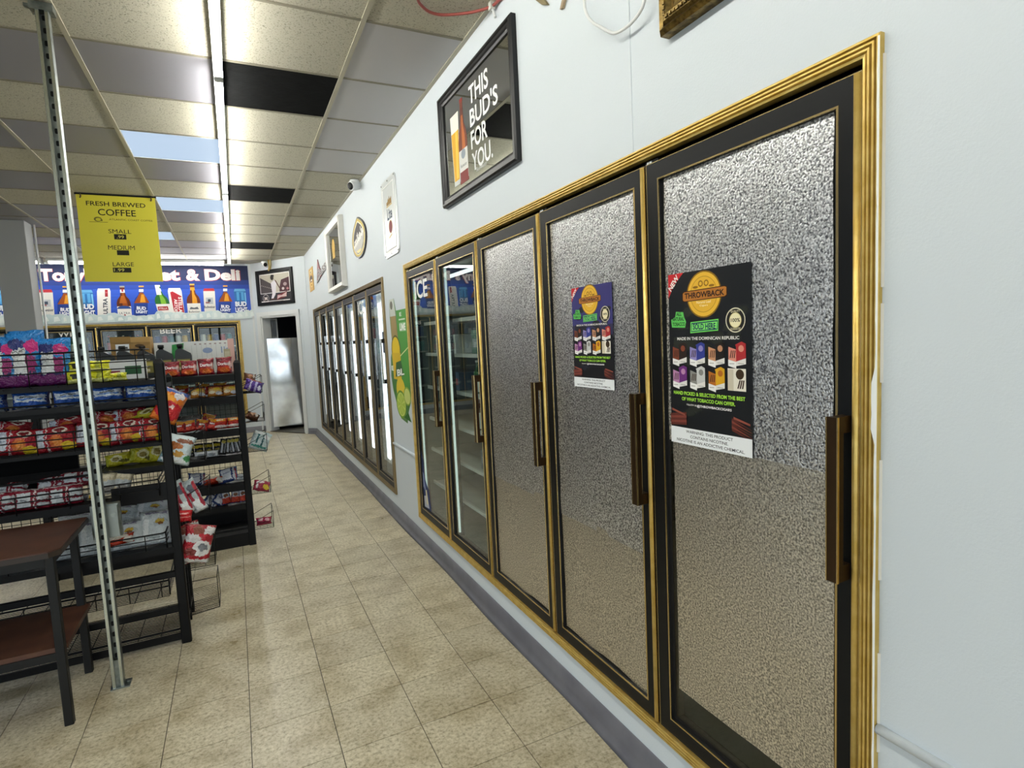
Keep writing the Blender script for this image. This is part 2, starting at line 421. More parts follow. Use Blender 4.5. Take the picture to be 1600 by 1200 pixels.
# ------------------------------------------------------------------ setting: walls
c1y0, c1y1, c2y0, c2y1 = .70, 4.045, 4.75, 9.235
cz0, cz1 = .205, 2.05
g = G()
g.box(XW, XW+.1, YF, 10.0, 0, cz0, WALL); g.box(XW, XW+.1, YF, 10.0, cz1, HC+.05, WALL)
for a, b in ((YF, c1y0), (c1y1, c2y0), (c2y1, 10.0)): g.box(XW, XW+.1, a, b, cz0, cz1, WALL)
g.build('wall_right', kind='structure')
g = G(); g.box(XL-.1, XL, YF, WY0, 0, HC+.05, LWALL); g.box(XL-.1, XL, WY1, YB, 0, HC+.05, LWALL); g.box(XL-.1, XL, WY0, WY1, 2.6, HC+.05, LWALL); g.box(XL-.1, XL, WY0, WY1, 0, .15, LWALL); g.build('wall_left', kind='structure')
ML = basis((XL-.05, 0, 0), (0, 1, 0), (0, 0, 1), (1, 0, 0))
for k in range(3):  # windows added out of view to bring daylight onto the right wall
    x0 = WY0+k*(WY1-WY0)/3; x1 = x0+(WY1-WY0)/3
    g = G(ML); g.frame(x0, x1, .15, 2.6, [(0, -.04), (0, .04), (.04, .04), (.04, -.04)], mat('#8c9092', .35, .8)); wd_ = g.build('window_%d' % (k+5), kind='structure')
    g = G(ML); g.box(x0+.04, x1-.04, .19, 2.56, -.003, .003, GLASS_CLEAR); g.build('pane', wd_)
bz1, bx0, bx1 = 1.98, -4.02, .10                       # cooler opening in the back wall
g = G(); g.box(XL, bx0, YB, YB+.1, 0, HC+.05, WALL); g.box(bx1, .36, YB, YB+.1, 0, HC+.05, WALL); g.box(bx0, bx1, YB, YB+.1, bz1, HC+.05, WALL); g.box(bx0, bx1, YB, YB+.1, 0, .2, WALL)
g.build('wall_back', kind='structure')
ds0, ds1, dz = -1.165, -.27, 2.045                     # doorway in the angled wall
DL = (dA-dB).length
g = G(DW); g.box(-DL-.02, ds0, 0, HC+.05, -.1, 0, WALL); g.box(ds1, .02, 0, HC+.05, -.1, 0, WALL); g.box(ds0, ds1, dz, HC+.05, -.1, 0, WALL)
g.build('wall_angled', kind='structure')
# shop front behind the camera: mullions and panes
g = G(); g.box(XL-.1, WX0, YF-.1, YF, 0, HC+.05, WALL); g.box(WX1, XW+.1, YF-.1, YF, 0, HC+.05, WALL); g.box(WX0, WX1, YF-.1, YF, 2.75, HC+.05, WALL); g.box(WX0, WX1, YF-.1, YF, 0, .25, WALL)
g.build('wall_front', kind='structure')
MF = basis((0, YF-.05, 0), (1, 0, 0), (0, 0, 1), (0, -1, 0))
for k in range(4):
    x0 = WX0+k*(WX1-WX0)/4; x1 = x0+(WX1-WX0)/4
    g = G(MF); g.frame(x0, x1, .25, 2.75, [(0, -.04), (0, .04), (.04, .04), (.04, -.04)], mat('#8c9092', .35, .8)); wd_ = g.build('window_%d' % (k+1), kind='structure')
    g = G(MF); g.box(x0+.04, x1-.04, .29, 2.71, -.003, .003, GLASS_CLEAR); g.build('pane', wd_)
g = G(); g.box(-30, 30, -30, YF-.1, -.16, -.06, mat('#8f8d86', .9)); g.box(-30, XL-.1, YF-.1, 30, -.16, -.06, mat('#8f8d86', .9)); g.build('pavement', kind='structure')

# back room seen through the doorway
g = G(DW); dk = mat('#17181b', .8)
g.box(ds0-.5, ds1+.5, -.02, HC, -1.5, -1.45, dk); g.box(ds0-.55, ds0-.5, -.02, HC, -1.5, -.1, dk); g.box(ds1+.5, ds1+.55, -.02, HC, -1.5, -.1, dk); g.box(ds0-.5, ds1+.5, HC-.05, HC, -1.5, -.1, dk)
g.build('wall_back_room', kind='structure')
# door frame and steel door
g = G(DW); g.box(ds0-.095, ds0, 0, dz+.07, -.005, .022, WHITE); g.box(ds1, ds1+.065, 0, dz+.07, -.005, .022, WHITE); g.box(ds0-.095, ds1+.065, dz, dz+.075, -.004, .024, WHITE)
g.box(ds0, ds0+.03, 0, dz, -.16, .01, WHITE); g.box(ds1-.03, ds1, 0, dz, -.13, .01, WHITE); g.box(ds0, ds1, dz-.03, dz, -.13, .01, WHITE)
g.build('trim_1', kind='structure')
g = G(DW); g.box(ds0+.005, ds1-.005, .0, .012, -.36, .02, mat('#4d4a42', .5, .3)); g.build('trim_2', kind='structure')
door = thing('door_1', 'low stainless steel door in the white doorway at the end of the aisle', 'door', (.50, 10.955, 0), None, (0, 0, math.radians(-2.0)))
LD = wm(door)
g = G(LD); g.box(0, .86, .004, .035, .07, 1.655, STEEL); g.M = LD @ basis((0, 0, 0), (1, 0, 0), (0, 0, 1), (0, -1, 0)); g.sheet(0, .86, .07, 1.655, .002, STEEL, 24, 40, .009, 2.6, 3); g.build('door_leaf', door)
g = G(LD); g.box(-.004, .012, -.004, .039, .07, 1.655, mat('#8d9193', .3, 1)); g.build('hinge_edge', door)
door['kind'] = 'structure'
t = thing('window_frame', 'small white framed window in the dark room above the steel door', 'window', (.62, 11.25, 1.7))
MV = basis((0, 11.25, 0), (1, 0, 0), (0, 0, 1), (0, -1, 0))
g = G(MV); g.frame(.47, .745, 1.66, 2.02, [(0, -.02), (0, .01), (.022, .01), (.022, -.02)], WHITE); g.box(.555, .575, 1.68, 2.0, -.015, .006, WHITE); g.box(.645, .66, 1.68, 2.0, -.015, .006, WHITE); g.build('frame', t)
g = G(MV); g.box(.49, .73, 1.68, 2.0, -.016, -.011, mat('#5b676c', .1)); g.build('pane', t)
t['kind'] = 'structure'

# baseboards: grey vinyl cove that wanders off the wall a little
def cove(M, x0, x1, name, wav=.008):
    g = G(M); N = max(4, int((x1-x0)/.12)); pr = []
    for i in range(N+1):
        x = x0+(x1-x0)*i/N; q = noise.noise(V((x*1.3, 3.3, 0)))*wav+wav; zt = .098+noise.noise(V((x*.9, 8, 1)))*.006
        pr.append(g.vs([(x, zt, 0.0), (x, zt, .004+q*.2), (x, .03, .006+q*.6), (x, .008, .016+q), (x, 0, .026+q*1.6), (x, 0, 0)]))
    for a, b in zip(pr, pr[1:]):
        for k in range(5): g.face([a[k], b[k], b[k+1], a[k+1]], BASEB, True)
    g.build(name, kind='structure')
cove(RW, -10.0, -YF, 'baseboard_right'); cove(DW, -DL, ds0-.095, 'baseboard_angled', .002); cove(DW, ds1+.065, 0, 'baseboard_corner', .002); cove(BW, XL, .36, 'baseboard_back', .002)
# horizontal battens and panel seams
g = G(RW); g.tube([(-4.72, .655, .004), (-4.06, .655, .004)], .011, WALL, 8); g.build('trim_3', kind='structure')
g = G(RW); g.tube([(-.687, .663, .004), (2.5, .663, .004)], .011, WALL, 8); g.build('trim_4', kind='structure')
g = G(RW); g.box(-1.462, -1.440, 2.066, HC, -.001, .0022, WALL); g.build('trim_5', kind='structure')
g = G(DW); g.box(-.012, .0, .1, HC, 0, .004, WALL); g.box(-.16, -.155, .1, 2.1, 0, .002, WALL); g.box(-.20, 0, 2.09, 2.096, 0, .002, WALL); g.box(-DL, -1.27, 1.02, 1.03, 0, .004, WALL); g.build('trim_6', kind='structure')
g = G(); g.box(.335, .365, YB-.012, YB, 0, HC, WHITE); g.build('trim_7', kind='structure')

# white column in front of the back coolers and its pipe
g = G(); g.box(-2.16, -1.895, 7.77, 8.02, 0, HC, GREYCOL, .004); g.build('column', label='grey painted square column left of the yellow coffee sign', cat='column')
g = G(); g.tube([(-1.868, 8.0, 0), (-1.868, 8.0, HC)], .011, WHITE, 8); g.build('conduit_pipe', label='thin white pipe running up beside the grey column', cat='pipe')

# ------------------------------------------------------------------ reach-in coolers
TRIM_PROF = [(0, -.01), (0, .012), (.002, .015), (.006, .015), (.008, .008), (.0095, .008), (.011, .015), (.015, .015), (.017, .008), (.0185, .008), (.020, .015), (.024, .015), (.026, .009), (.0275, .009), (.029, .013), (.034, .012), (.034, -.06)]
def cooler(M, x0, x1, z0, z1, n, label, doors, inner, shelves, depth=.62, hz=(.966, 1.322), steel_handle=False, lights=False, door_labels=None, gold=None, goldp=None, glass=None):
    GOLD_, GOLDP_, GLASS_ = gold or GOLD, goldp or GOLDP, glass or GLASS
    mid = M @ V(((x0+x1)/2, 0, -.3))
    t = thing('glass_door_cooler', label, 'cooler', mid)
    g = G(M); g.frame(x0, x1, z0, z1, TRIM_PROF, GOLD_); g.build('gold_trim', t, 'ribbed gold trim')
    i0, i1, b0, b1 = x0+.034, x1-.034, z0+.034, z1-.034
    g = G(M); g.frame(i0, i1, b0, b1, [(0, -.012), (0, -.034), (.03, -.034), (.03, -.07)], BLACK)
    dw = (i1-i0)/n
    for k in range(1, n): g.box(i0+k*dw-.03, i0+k*dw+.03, b0, b1, -.075, -.036, BLACK)
    g.build('door_surround', t)
    g = G(M); e = .03
    for q in (((i0, b0, -.07), (i1, b0, -.07), (i1, b0, -depth), (i0, b0, -depth)), ((i0, b1, -.07), (i1, b1, -.07), (i1, b1, -depth), (i0, b1, -depth)),
              ((i0, b0, -.07), (i0, b1, -.07), (i0, b1, -depth), (i0, b0, -depth)), ((i1, b0, -.07), (i1, b1, -.07), (i1, b1, -depth), (i1, b0, -depth)),
              ((i0, b0, -depth), (i1, b0, -depth), (i1, b1, -depth), (i0, b1, -depth))): g.poly(q, inner)
    g.build('cabinet', t)
    d0, d1 = b0+.004, b1-.018
    for k in range(n):
        a, b = i0+k*dw+.003, i0+(k+1)*dw-.004
        g = G(M); g.frame(a, b, d0, d1, [(.0, -.03), (0, .003), (.003, .005), (.052, .005), (.052, -.014)], BLACKM)
        d = g.build('door', t, (door_labels or {}).get(k))
        g = G(M); g.frame(a, b, d0, d1, [(.0495, .005), (.050, .0062), (.0545, .0062), (.0545, .003)], GOLDP_)
        g.frame(a, b, d0, d1, [(.0, .003), (.0005, .0056), (.0025, .0056), (.003, .004)], GOLDP_); g.build('bead', d, 'thin gold bead')
        g = G(M); g.frame(a, b, d0, d1, [(.0545, .003), (.056, -.005), (.066, -.006), (.066, -.016)], BLACK); g.build('gasket', d)
        g = G(M); g.tube([(b-.010, d0+.004, .004), (b-.010, d1-.004, .004)], .008, GOLD_, 10); g.build('edge_strip', d, 'gold edge strip')
        g = G(M); g.box(a+.05, b-.05, d0+.05, d1-.05, -.010, -.007, GLASS_); g.build('pane', d)
        hx = b-.032
        g = G(M)
        if steel_handle:
            g.box(hx-.008, hx+.008, hz[0], hz[1], .034, .044, mat('#d7d9da', .2, 1))
        else:
            g.box(hx-.012, hx+.012, hz[0], hz[1], .030, .050, BRONZE)
            g.box(hx-.0135, hx-.011, hz[0], hz[1], .046, .0515, GOLDP_); g.box(hx+.011, hx+.0135, hz[0], hz[1], .046, .0515, GOLDP_)
        for zz in (hz[0], hz[1]-.035): g.box(hx-.011, hx+.011, zz, zz+.035, .004, .034, BLACK if steel_handle else BRONZE)
        g.build('handle', d, 'steel handle' if steel_handle else 'bronze handle')
        g = G(M); g.box(a-.012, a+.045, d1+.002, d1+.011, -.02, -.004, mat('#4a4d4f', .35, .8)); g.box(a-.002, a+.006, d1+.003, d1+.009, -.004, -.001, WHITE); g.box(a+.010, a+.018, d1+.003, d1+.009, -.004, -.001, WHITE); g.build('hinge', d)
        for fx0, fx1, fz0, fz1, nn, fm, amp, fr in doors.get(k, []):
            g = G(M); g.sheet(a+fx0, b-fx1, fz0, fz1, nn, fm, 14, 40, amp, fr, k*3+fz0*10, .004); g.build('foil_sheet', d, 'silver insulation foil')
    for zz, ka, kb in shelves:
        g = G(M); xa, xb = i0+ka*dw+.02, i0+kb*dw-.02
        g.box(xa, xb, zz, zz+.022, -.115, -.10, mat('#b9bcb8', .4)); g.box(xa, xb, zz+.006, zz+.012, -.55, -.115, mat('#9aa09c', .4))
        g.build('shelf', t)
    if lights:
        for k in range(n):
            b = i0+(k+1)*dw
            g = G(M); g.box(b-.37, b-.27, .45, 1.86, -.034, -.029, mat('#f4fbff', .5, emit=2.2)); g.build('cabinet_light', t)
            g = G(M); g.box(i0+k*dw+.09, b-.09, 1.955, 1.965, -.044, -.02, mat('#eaf6fb', .5, emit=4.0)); g.build('cabinet_light', t)  # top bar added to brighten the foil below it
    return t, i0, dw

near_foil = {4: [(.066, .066, 1.185, 1.968, -.004, FOIL, .0012, 7), (.082, .064, .40, 1.20, -.0055, FOIL_FLOORLIT, .0022, 5)],
             3: [(.066, .066, .78, 1.965, -.004, FOIL, .0014, 5), (.068, .066, .29, .80, -.0055, FOIL_FLOORLIT, .0022, 5)],
             2: [(.066, .066, .80, 1.962, -.004, FOIL, .0014, 6), (.07, .066, .29, .82, -.0055, FOIL_FLOORLIT, .002, 5)]}
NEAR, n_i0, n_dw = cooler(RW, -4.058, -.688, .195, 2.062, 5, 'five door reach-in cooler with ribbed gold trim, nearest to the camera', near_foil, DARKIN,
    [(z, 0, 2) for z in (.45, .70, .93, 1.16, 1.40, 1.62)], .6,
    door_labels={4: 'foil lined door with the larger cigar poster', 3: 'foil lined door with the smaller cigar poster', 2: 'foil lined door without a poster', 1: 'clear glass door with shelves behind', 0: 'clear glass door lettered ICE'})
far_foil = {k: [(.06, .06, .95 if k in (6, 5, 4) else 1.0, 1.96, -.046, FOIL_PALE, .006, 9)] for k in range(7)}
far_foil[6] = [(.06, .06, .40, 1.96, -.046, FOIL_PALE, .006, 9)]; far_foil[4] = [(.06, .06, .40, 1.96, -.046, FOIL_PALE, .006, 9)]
g = G(RW); P0 = []
for k in range(60):
    z = .2+k*(2.055-.2)/59; rn = random.Random(k*11); P0.append((z, .003+.004*max(0, noise.noise(V((z*7, 2, 3))))+.0015*rn.random() + (.007 if 1.28 < z < 1.40 else 0)))
for (z, a), (z2, b) in zip(P0, P0[1:]):
    g.poly([(-.688-a, z, .0152), (-.6875, z, .0152), (-.6875, z2, .0152), (-.688-b, z2, .0152)], mat('#eef0f0', .7))
    if noise.noise(V((z*5, 7, 1))) > -.1: g.poly([(-.6878, z, .005), (-.6845, z, 0), (-.6845, z2, 0), (-.6878, z2, .005)], mat('#d9d4c8', .8))
g.build('caulk_edge', NEAR, 'ragged white caulk')
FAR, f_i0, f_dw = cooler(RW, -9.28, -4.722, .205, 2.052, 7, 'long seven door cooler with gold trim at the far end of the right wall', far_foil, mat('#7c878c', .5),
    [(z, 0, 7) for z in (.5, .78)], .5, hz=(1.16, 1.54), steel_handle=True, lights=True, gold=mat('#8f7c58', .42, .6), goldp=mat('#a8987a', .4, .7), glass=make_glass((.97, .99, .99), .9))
BACK, b_i0, b_dw = cooler(BW, -4.04, .133, .18, 2.0, 6, 'gold framed cooler in the back wall with doors lettered WINE and BEER', {}, mat('#4a545a', .5),
    [(z, 0, 6) for z in (.55, .9, 1.25, 1.55)], .6, hz=(.95, 1.3))
for k in range(6):
    g = G(BW); b = b_i0+(k+1)*b_dw; g.box(b-.07, b-.045, .5, 1.85, -.10, -.09, mat('#f4fbff', .5, emit=1.6)); g.build('cabinet_light', BACK)

def lettering(M, t, x, z, wd, ht, parent, c='#f2f2ee', n=-.0055, bold=.02):
    f = Flat(M, n, box=(0, 1, 0, 1)); f.text(t, x, z, wd, ht, c, bold); f.build('lettering', parent)
for k in (0, 1):
    g = G(RW); b = n_i0+k*n_dw; g.box(b+.066, b+.082, .30, 1.96, -.034, -.024, mat('#c4d8d0', .5, emit=.8)); g.box(b+.09, b+n_dw-.09, 1.955, 1.97, -.3, -.26, mat('#e6f4f0', .5, emit=1.2)); g.build('cabinet_light', NEAR)  # edge strip, plus a top bar added to brighten the inside
lettering(BW, 'WINE', -2.28, 1.865, .36, .085, BACK); lettering(BW, '3', -1.98+.02, 1.865, .05, .07, BACK)
lettering(BW, 'BEER', -.93, 1.86, .32, .085, BACK); lettering(BW, '3', -.66, 1.86, .05, .07, BACK)
lettering(RW, 'ICE', n_i0+.30, 1.86, .28, .12, NEAR); lettering(RW, 'ICE', f_i0+5*f_dw+.3, 1.86, .30, .13, FAR)
# ragged remains of a sticker in the lower left corner of the near cooler's far door
f = Flat(RW, -.0062); xx = n_i0+.066
f.pg([(xx, .28), (xx+.16, .30), (xx+.13, .44), (xx+.05, .52), (xx+.03, .66), (xx, .72)], '#2f3d6b')
f.pg([(xx+.01, .30), (xx+.12, .31), (xx+.09, .40), (xx+.01, .38)], '#b9bcc6'); f.pg([(xx+.005, .45), (xx+.06, .42), (xx+.03, .55), (xx+.005, .56)], '#8f9ac0'); f.pg([(xx+.06, .33), (xx+.10, .33), (xx+.08, .44), (xx+.05, .43)], '#d8cfae')
f.build('torn_sticker', label='torn blue sticker in the bottom corner of the clear cooler door', cat='sticker')
# blue tag on the nearest far-cooler door
g = G(RW); q = f_i0+7*f_dw-.15; g.box(q, q+.10, 1.42, 1.60, -.006, -.003, mat('#2c3f63', .5)); g.build('price_tag', label='small dark blue tag on the nearest door of the far cooler', cat='tag')

# ------------------------------------------------------------------ posters on the foil doors
PN = -.0012
def poster(x0, x1, z0, z1, label, bgs):
    t = thing('poster', label, 'poster', RW @ V(((x0+x1)/2, z0, 0)))
    g = G(RW); g.box(x0, x1, z0, z1, PN-.0012, PN, mat(bgs[0], .35)); g.build('sheet', t)
    f = Flat(RW, PN, .00022, (x0, x1, z0, z1))
    A = (z1-z0)/(x1-x0)
    if bgs[1] != bgs[0]: f.rect(0, 1, .62, 1, bgs[1]); f.rect(0, 1, .52, .62, bgs[2])
    for k in range(16):                                        # dark foliage in the print
        rn = random.Random(k); f.ell(rn.random()*.9+.05, .12+rn.random()*.68, .06+.05*rn.random(), .02+.02*rn.random(), bgs[3], 7)
    f.pg([(0, 1), (0, .86), (.07, .93), (.21, 1)], '#c4262c'); f.text('NEW', .075, .948, .17*1, .034, '#f4efe9', .03, math.radians(47))
    for r, c in ((.062, '#8b6512'), (.058, '#e8b73a'), (.048, '#b98a1f'), (.046, '#e3b135')): f.ell(.465, .865, r/.294*1.02, r/.294*1.02/A*1.0, c, 36)
    for s_ in (-1, 1):
        f.ell(.465+s_*.035, .925, .03, .03/A, '#8d6514', 14); f.ell(.465+s_*.035, .925, .018, .018/A, '#e3b135', 12)
        f.ell(.465+s_*.10, .908, .035, .012/A, '#8d6514', 10)
    f.text('Natural Leaf', .465, .823, .18, .014, '#fff3c8'); f.text('Cigars', .465, .803, .10, .012, '#fff3c8')
    f.pg([(.19, .838), (.215, .831), (.72, .838), (.745, .846), (.745, .892), (.72, .899), (.215, .892), (.19, .884)], '#3f210b')
    f.pg([(.20, .842), (.22, .836), (.715, .843), (.735, .85), (.735, .889), (.715, .894), (.22, .887), (.20, .88)], '#b0702a')
    f.text('THROWBACK', .468, .865, .49, .033, '#2d1408', .035)
    f.pg([(.04, .69), (.22, .685), (.235, .72), (.21, .745), (.2, .775), (.1, .78), (.09, .75), (.03, .735)], '#5fc25a')
    f.text('ALL', .14, .766, .07, .022, '#10301a', .03); f.text('NATURAL', .128, .737, .16, .022, '#10301a', .03); f.text('TOBACCO', .135, .707, .17, .022, '#10301a', .03)
    f.pg([(.29, .652), (.635, .662), (.64, .725), (.295, .715)], '#6fd45b'); f.pg([(.30, .659), (.627, .668), (.632, .718), (.305, .709)], '#16325c')
    f.pg([(.307, .664), (.62, .673), (.625, .712), (.312, .703)], '#79d765'); f.text('SOLD HERE', .465, .688, .28, .034, '#122a55', .03)
    for r, c in ((.108, '#d9d2b8'), (.098, '#191816'), (.066, '#d8c98a'), (.06, '#efe6be')): f.ell(.83, .713, r, r/A, c, 30)
    f.text('100%', .83, .713, .10, .02, '#2a2413', .02); f.text('QUALITY', .83, .758, .10, .013, '#e6dcb6', .01); f.text('GUARANTEE', .83, .668, .11, .013, '#e6dcb6', .01)
    f.text('MADE IN THE DOMINICAN REPUBLIC', .49, .622, .76, .018, '#eceae4', .02)
    cols = [('#241712', '#7a3b26'), ('#2f3a8c', '#8f86c0'), ('#1c1512', '#c78f6a'), ('#a92a2e', '#d98a78'), ('#6a2c77', '#b884ac'), ('#c9cac8', '#8b8b86'), ('#d9a520', '#b1661f'), ('#e8e2d2', '#d9cfb6')]
    for k, (c, c2) in enumerate(cols):
        u = .14+.235*(k % 4); v = .535 if k < 4 else .40
        if k == 7:
            f.rect(u-.105, u+.095, v-.058, v+.06, '#e9e3d4'); f.rect(u-.105, u-.04, v-.058, v+.055, '#cfc6b0'); f.ell(u+.03, v+.03, .045, .045/A, '#3a2a16', 14)
            for q in range(3): f.pg([(u+.0+q*.025, v-.045), (u+.015+q*.025, v-.045), (u+.04+q*.02, v+.0), (u+.025+q*.02, v)], '#3b2417')
            continue
        f.pg([(u-.095, v-.03), (u-.01, v-.045), (u-.01, v+.025), (u-.095, v+.04)], c2); f.pg([(u-.01, v-.045), (u+.095, v-.03), (u+.095, v+.055), (u-.01, v+.04)], c)
        f.pg([(u-.01, v+.04), (u+.095, v+.055), (u+.05, v+.066), (u-.02, v+.05)], c); f.ell(u+.045, v+.03, .03, .03/A, c2, 10)
        for q in range(3): f.pg([(u-.08+q*.022, v-.02), (u-.07+q*.022, v-.02), (u-.055+q*.02, v+.02), (u-.065+q*.02, v+.02)], '#3b2417')
        f.pg([(u-.098, v-.062), (u-.01, v-.075), (u-.01, v-.04), (u-.098, v-.028)], '#f0efec'); f.pg([(u-.01, v-.062), (u+.095, v-.05), (u+.095, v-.02), (u-.01, v-.038)], '#e3e1dc')
        f.rect(u-.085, u-.03, v-.052, v-.048, '#a9a7a2'); f.rect(u+.01, u+.075, v-.05, v-.046, '#a9a7a2')
    f.text('HAND PICKED & SELECTED FROM THE BEST', .49, .303, .88, .021, '#a6e04a', .03); f.text('OF WHAT TOBACCO CAN OFFER.', .49, .270, .66, .021, '#a6e04a', .03)
    f.text('FOLLOW US', .29, .238, .13, .010, '#e9e5e0', .01); f.text('@THROWBACKCIGARS', .57, .235, .42, .018, '#f2eeee', .03)
    for (bu, bv, sg) in ((.0, .125, 1), (.78, .12, -1)):
        for q in range(5):
            v = bv+q*.014; f.pg([(bu, v-.02*sg), (bu+.22, v+.012*sg-.02), (bu+.22, v+.022*sg-.012), (bu, v-.006*sg)], ('#5b2a22', '#7a3a30')[q % 2])
        f.pg([(bu+.02, bv+.07), (bu+.2, bv+.045), (bu+.2, bv+.056), (bu+.02, bv+.083)], '#8a4a3c')
    f.rect(0, 1, 0, .098, '#eef1f3')
    for q, s_ in enumerate(('WARNING: THIS PRODUCT', 'CONTAINS NICOTINE.', 'NICOTINE IS AN ADDICTIVE CHEMICAL.')): f.text(s_, .5, .078-.028*q, (.58, .47, .84)[q], .017, '#23262b', .012)
    f.build('print', t)
poster(-1.300, -1.004, 1.184, 1.676, 'large black cigar poster on the foil of the nearest cooler door', ('#15181c', '#15181c', '#15181c', '#20241f'))
poster(-1.830, -1.576, 1.318, 1.686, 'smaller purple and black cigar poster on the second foil cooler door', ('#15161b', '#35336f', '#2b2a4a', '#1d1e2a'))

# ------------------------------------------------------------------ pictures and signs on the right wall
def beer_bottle(f, u, v, h, wd, glass, label, top='#d8c37a', tilt=0.0, text=None, tc='#f4f4f4', band=None, half=None):
    """flat printed bottle standing at u,v (its foot), h high, wd wide, in units of u,v"""
    def p(a, b): return (u+a*wd+b*tilt*h, v+b*h)
    half = half or glass
    f.pg([p(-.5, 0), p(.5, 0), p(.5, .50), p(.42, .60), p(.22, .70), p(.17, .80), p(.16, .96), p(-.16, .96), p(-.17, .80), p(-.22, .70), p(-.42, .60), p(-.5, .50)], glass)
    f.pg([p(-.1, .36), p(.28, .36), p(.26, .55), p(.12, .68), p(.09, .80), p(-.05, .80)], half)
    f.pg([p(-.18, .955), p(.18, .955), p(.18, 1), p(-.18, 1)], top)
    f.pg([p(-.5, .04), p(.5, .04), p(.5, .40), p(-.5, .40)], label)
    f.pg([p(-.17, .80), p(.17, .80), p(.165, .89), p(-.165, .89)], band or label)
    if text:
        for q, s_ in enumerate(text): 
            c = p(0, .30-.13*q); f.text(s_, c[0], c[1], wd*.92, h*.11, tc, .03, -tilt*.8)
def beer_can(f, u, v, h, wd, body, top, tilt=0.0, deco=()):
    def p(a, b): return (u+a*wd+b*tilt*h, v+b*h)
    f.pg([p(-.5, 0), p(.5, 0), p(.5, .90), p(.42, .98), p(-.42, .98), p(-.5, .90)], body); f.pg([p(-.5, .90), p(.5, .90), p(.42, 1), p(-.42, 1)], top)
    for a0, a1, b0, b1, c in deco: f.pg([p(a0, b0), p(a1, b0), p(a1, b1), p(a0, b1)], c)

# black framed mirror
MIRROR = mat('#c9ccc9', .02, 1.0)
mx0, mx1, mz0, mz1 = -3.11, -2.176, 2.255, 2.846
t = thing('framed_mirror', 'black framed beer mirror with tall white lettering, bottle and glass', 'mirror', RW @ V((-2.64, 2.25, 0)))
g = G(RW); g.frame(mx0, mx1, mz0, mz1, [(0, 0), (0, .022), (.008, .030), (.018, .030), (.022, .024), (.034, .024), (.040, .018), (.050, .014), (.050, .004)], mat('#0f1013', .4, 0, .4)); g.build('frame', t)
g = G(RW); g.box(mx0+.048, mx1-.048, mz0+.048, mz1-.048, .003, .008, MIRROR); g.build('mirror_glass', t)
f = Flat(RW, .0082, .0002, (0, 1, 0, 1))
for q, (s_, wd) in enumerate((('THIS', .235), ("BUD'S", .33), ('FOR', .20), ('YOU.', .25))): f.text(s_, -2.695+wd/2, 2.712-q*.107, wd, .088, '#eceeee', .02)
f.text('Budweiser', -2.58, 2.345, .13, .02, '#d8d9d6')
gx = -2.905
f.pg([(gx-.045, 2.335), (gx+.035, 2.335), (gx+.055, 2.70), (gx-.065, 2.70)], '#cfd2d0'); f.pg([(gx-.04, 2.36), (gx+.032, 2.36), (gx+.048, 2.62), (gx-.058, 2.62)], '#e0a91f'); f.pg([(gx-.01, 2.37), (gx+.02, 2.37), (gx+.03, 2.61), (gx-.0, 2.61)], '#f0c84a'); f.pg([(gx-.058, 2.61), (gx+.048, 2.61), (gx+.054, 2.70), (gx-.064, 2.70)], '#efece2')
beer_bottle(f, gx+.10, 2.325, .42, .118, '#6b2f16', '#d9d8d4', '#7c1f1a', half='#b3601f', band='#5b2413'); f.pg([(gx+.045, 2.33), (gx+.155, 2.33), (gx+.155, 2.385), (gx+.045, 2.385)], '#7a1f1d'); f.ell(gx+.10, 2.47, .03, .025, '#8f9aa6', 12); f.text('Budweiser', gx+.1, 2.415, .085, .018, '#333a44')
f.build('print', t)

# ornate gold frame at the top edge of the view
t = thing('framed_picture', 'ornate antique gold frame high above the nearest cooler doors', 'picture', RW @ V((-.9, 2.32, 0)))
gm = mat('#8b7440', .35, .85, var='#4f3f20', vs=70, bump=.12, bs=200)
g = G(RW); g.frame(-1.273, -.45, 2.322, 2.90, [(0, 0), (0, .03), (.010, .042), (.018, .036), (.026, .044), (.040, .046), (.048, .030), (.062, .034), (.072, .022), (.080, .024), (.086, .014)], gm); g.build('frame', t)
g = G(RW)
for k in range(54): 
    for z in (2.322+.033,): g.box(-1.235+k*.014, -1.235+k*.014+.009, z-.004, z+.004, .044, .049, gm)
for k in range(38):
    g.box(-1.244, -1.236, 2.36+k*.014, 2.36+k*.014+.009, .044, .049, gm)
g.build('beading', t)['kind'] = 'stuff'
g = G(RW); g.box(-1.19, -.53, 2.405, 2.82, .004, .010, mat('#17191c', .3)); g.box(-1.165, -.555, 2.43, 2.80, .010, .012, mat('#8d99c0', .4)); g.build('picture', t)

# white beer sign, tall
t = thing('metal_sign', 'tall white embossed beer sign with rounded corners high on the wall', 'sign', RW @ V((-4.35, 2.17, 0)))
bx = (-4.575, -4.14, 2.168, 2.752)
sg = mat('#cfd4d4', .28, .2)
g = G(RW); r_ = .05
pts = [(bx[0]+r_-r_*math.cos(a), bx[3]-r_+r_*math.sin(a)) for a in (0, .5, 1, 1.57)] + [(bx[1]-r_+r_*math.sin(a), bx[3]-r_+r_*math.cos(a)) for a in (0, .5, 1, 1.57)] + [(bx[1]-r_+r_*math.cos(a), bx[2]+r_-r_*math.sin(a)) for a in (0, .5, 1, 1.57)] + [(bx[0]+r_-r_*math.sin(a), bx[2]+r_-r_*math.cos(a)) for a in (0, .5, 1, 1.57)]
g.prism(pts, .002, .010, sg, [(p[0]*.985+(bx[0]+bx[1])/2*.015, p[1]*.99+(bx[2]+bx[3])/2*.01) for p in pts]); g.build('plate', t)
g = G(RW); g.frame(bx[0]+.045, bx[1]-.05, bx[2]+.05, bx[3]-.045, [(0, .009), (.004, .014), (.010, .014), (.014, .009)], mat('#eceeec', .3)); g.build('embossed_border', t)
f = Flat(RW, .0105, .0003, bx)
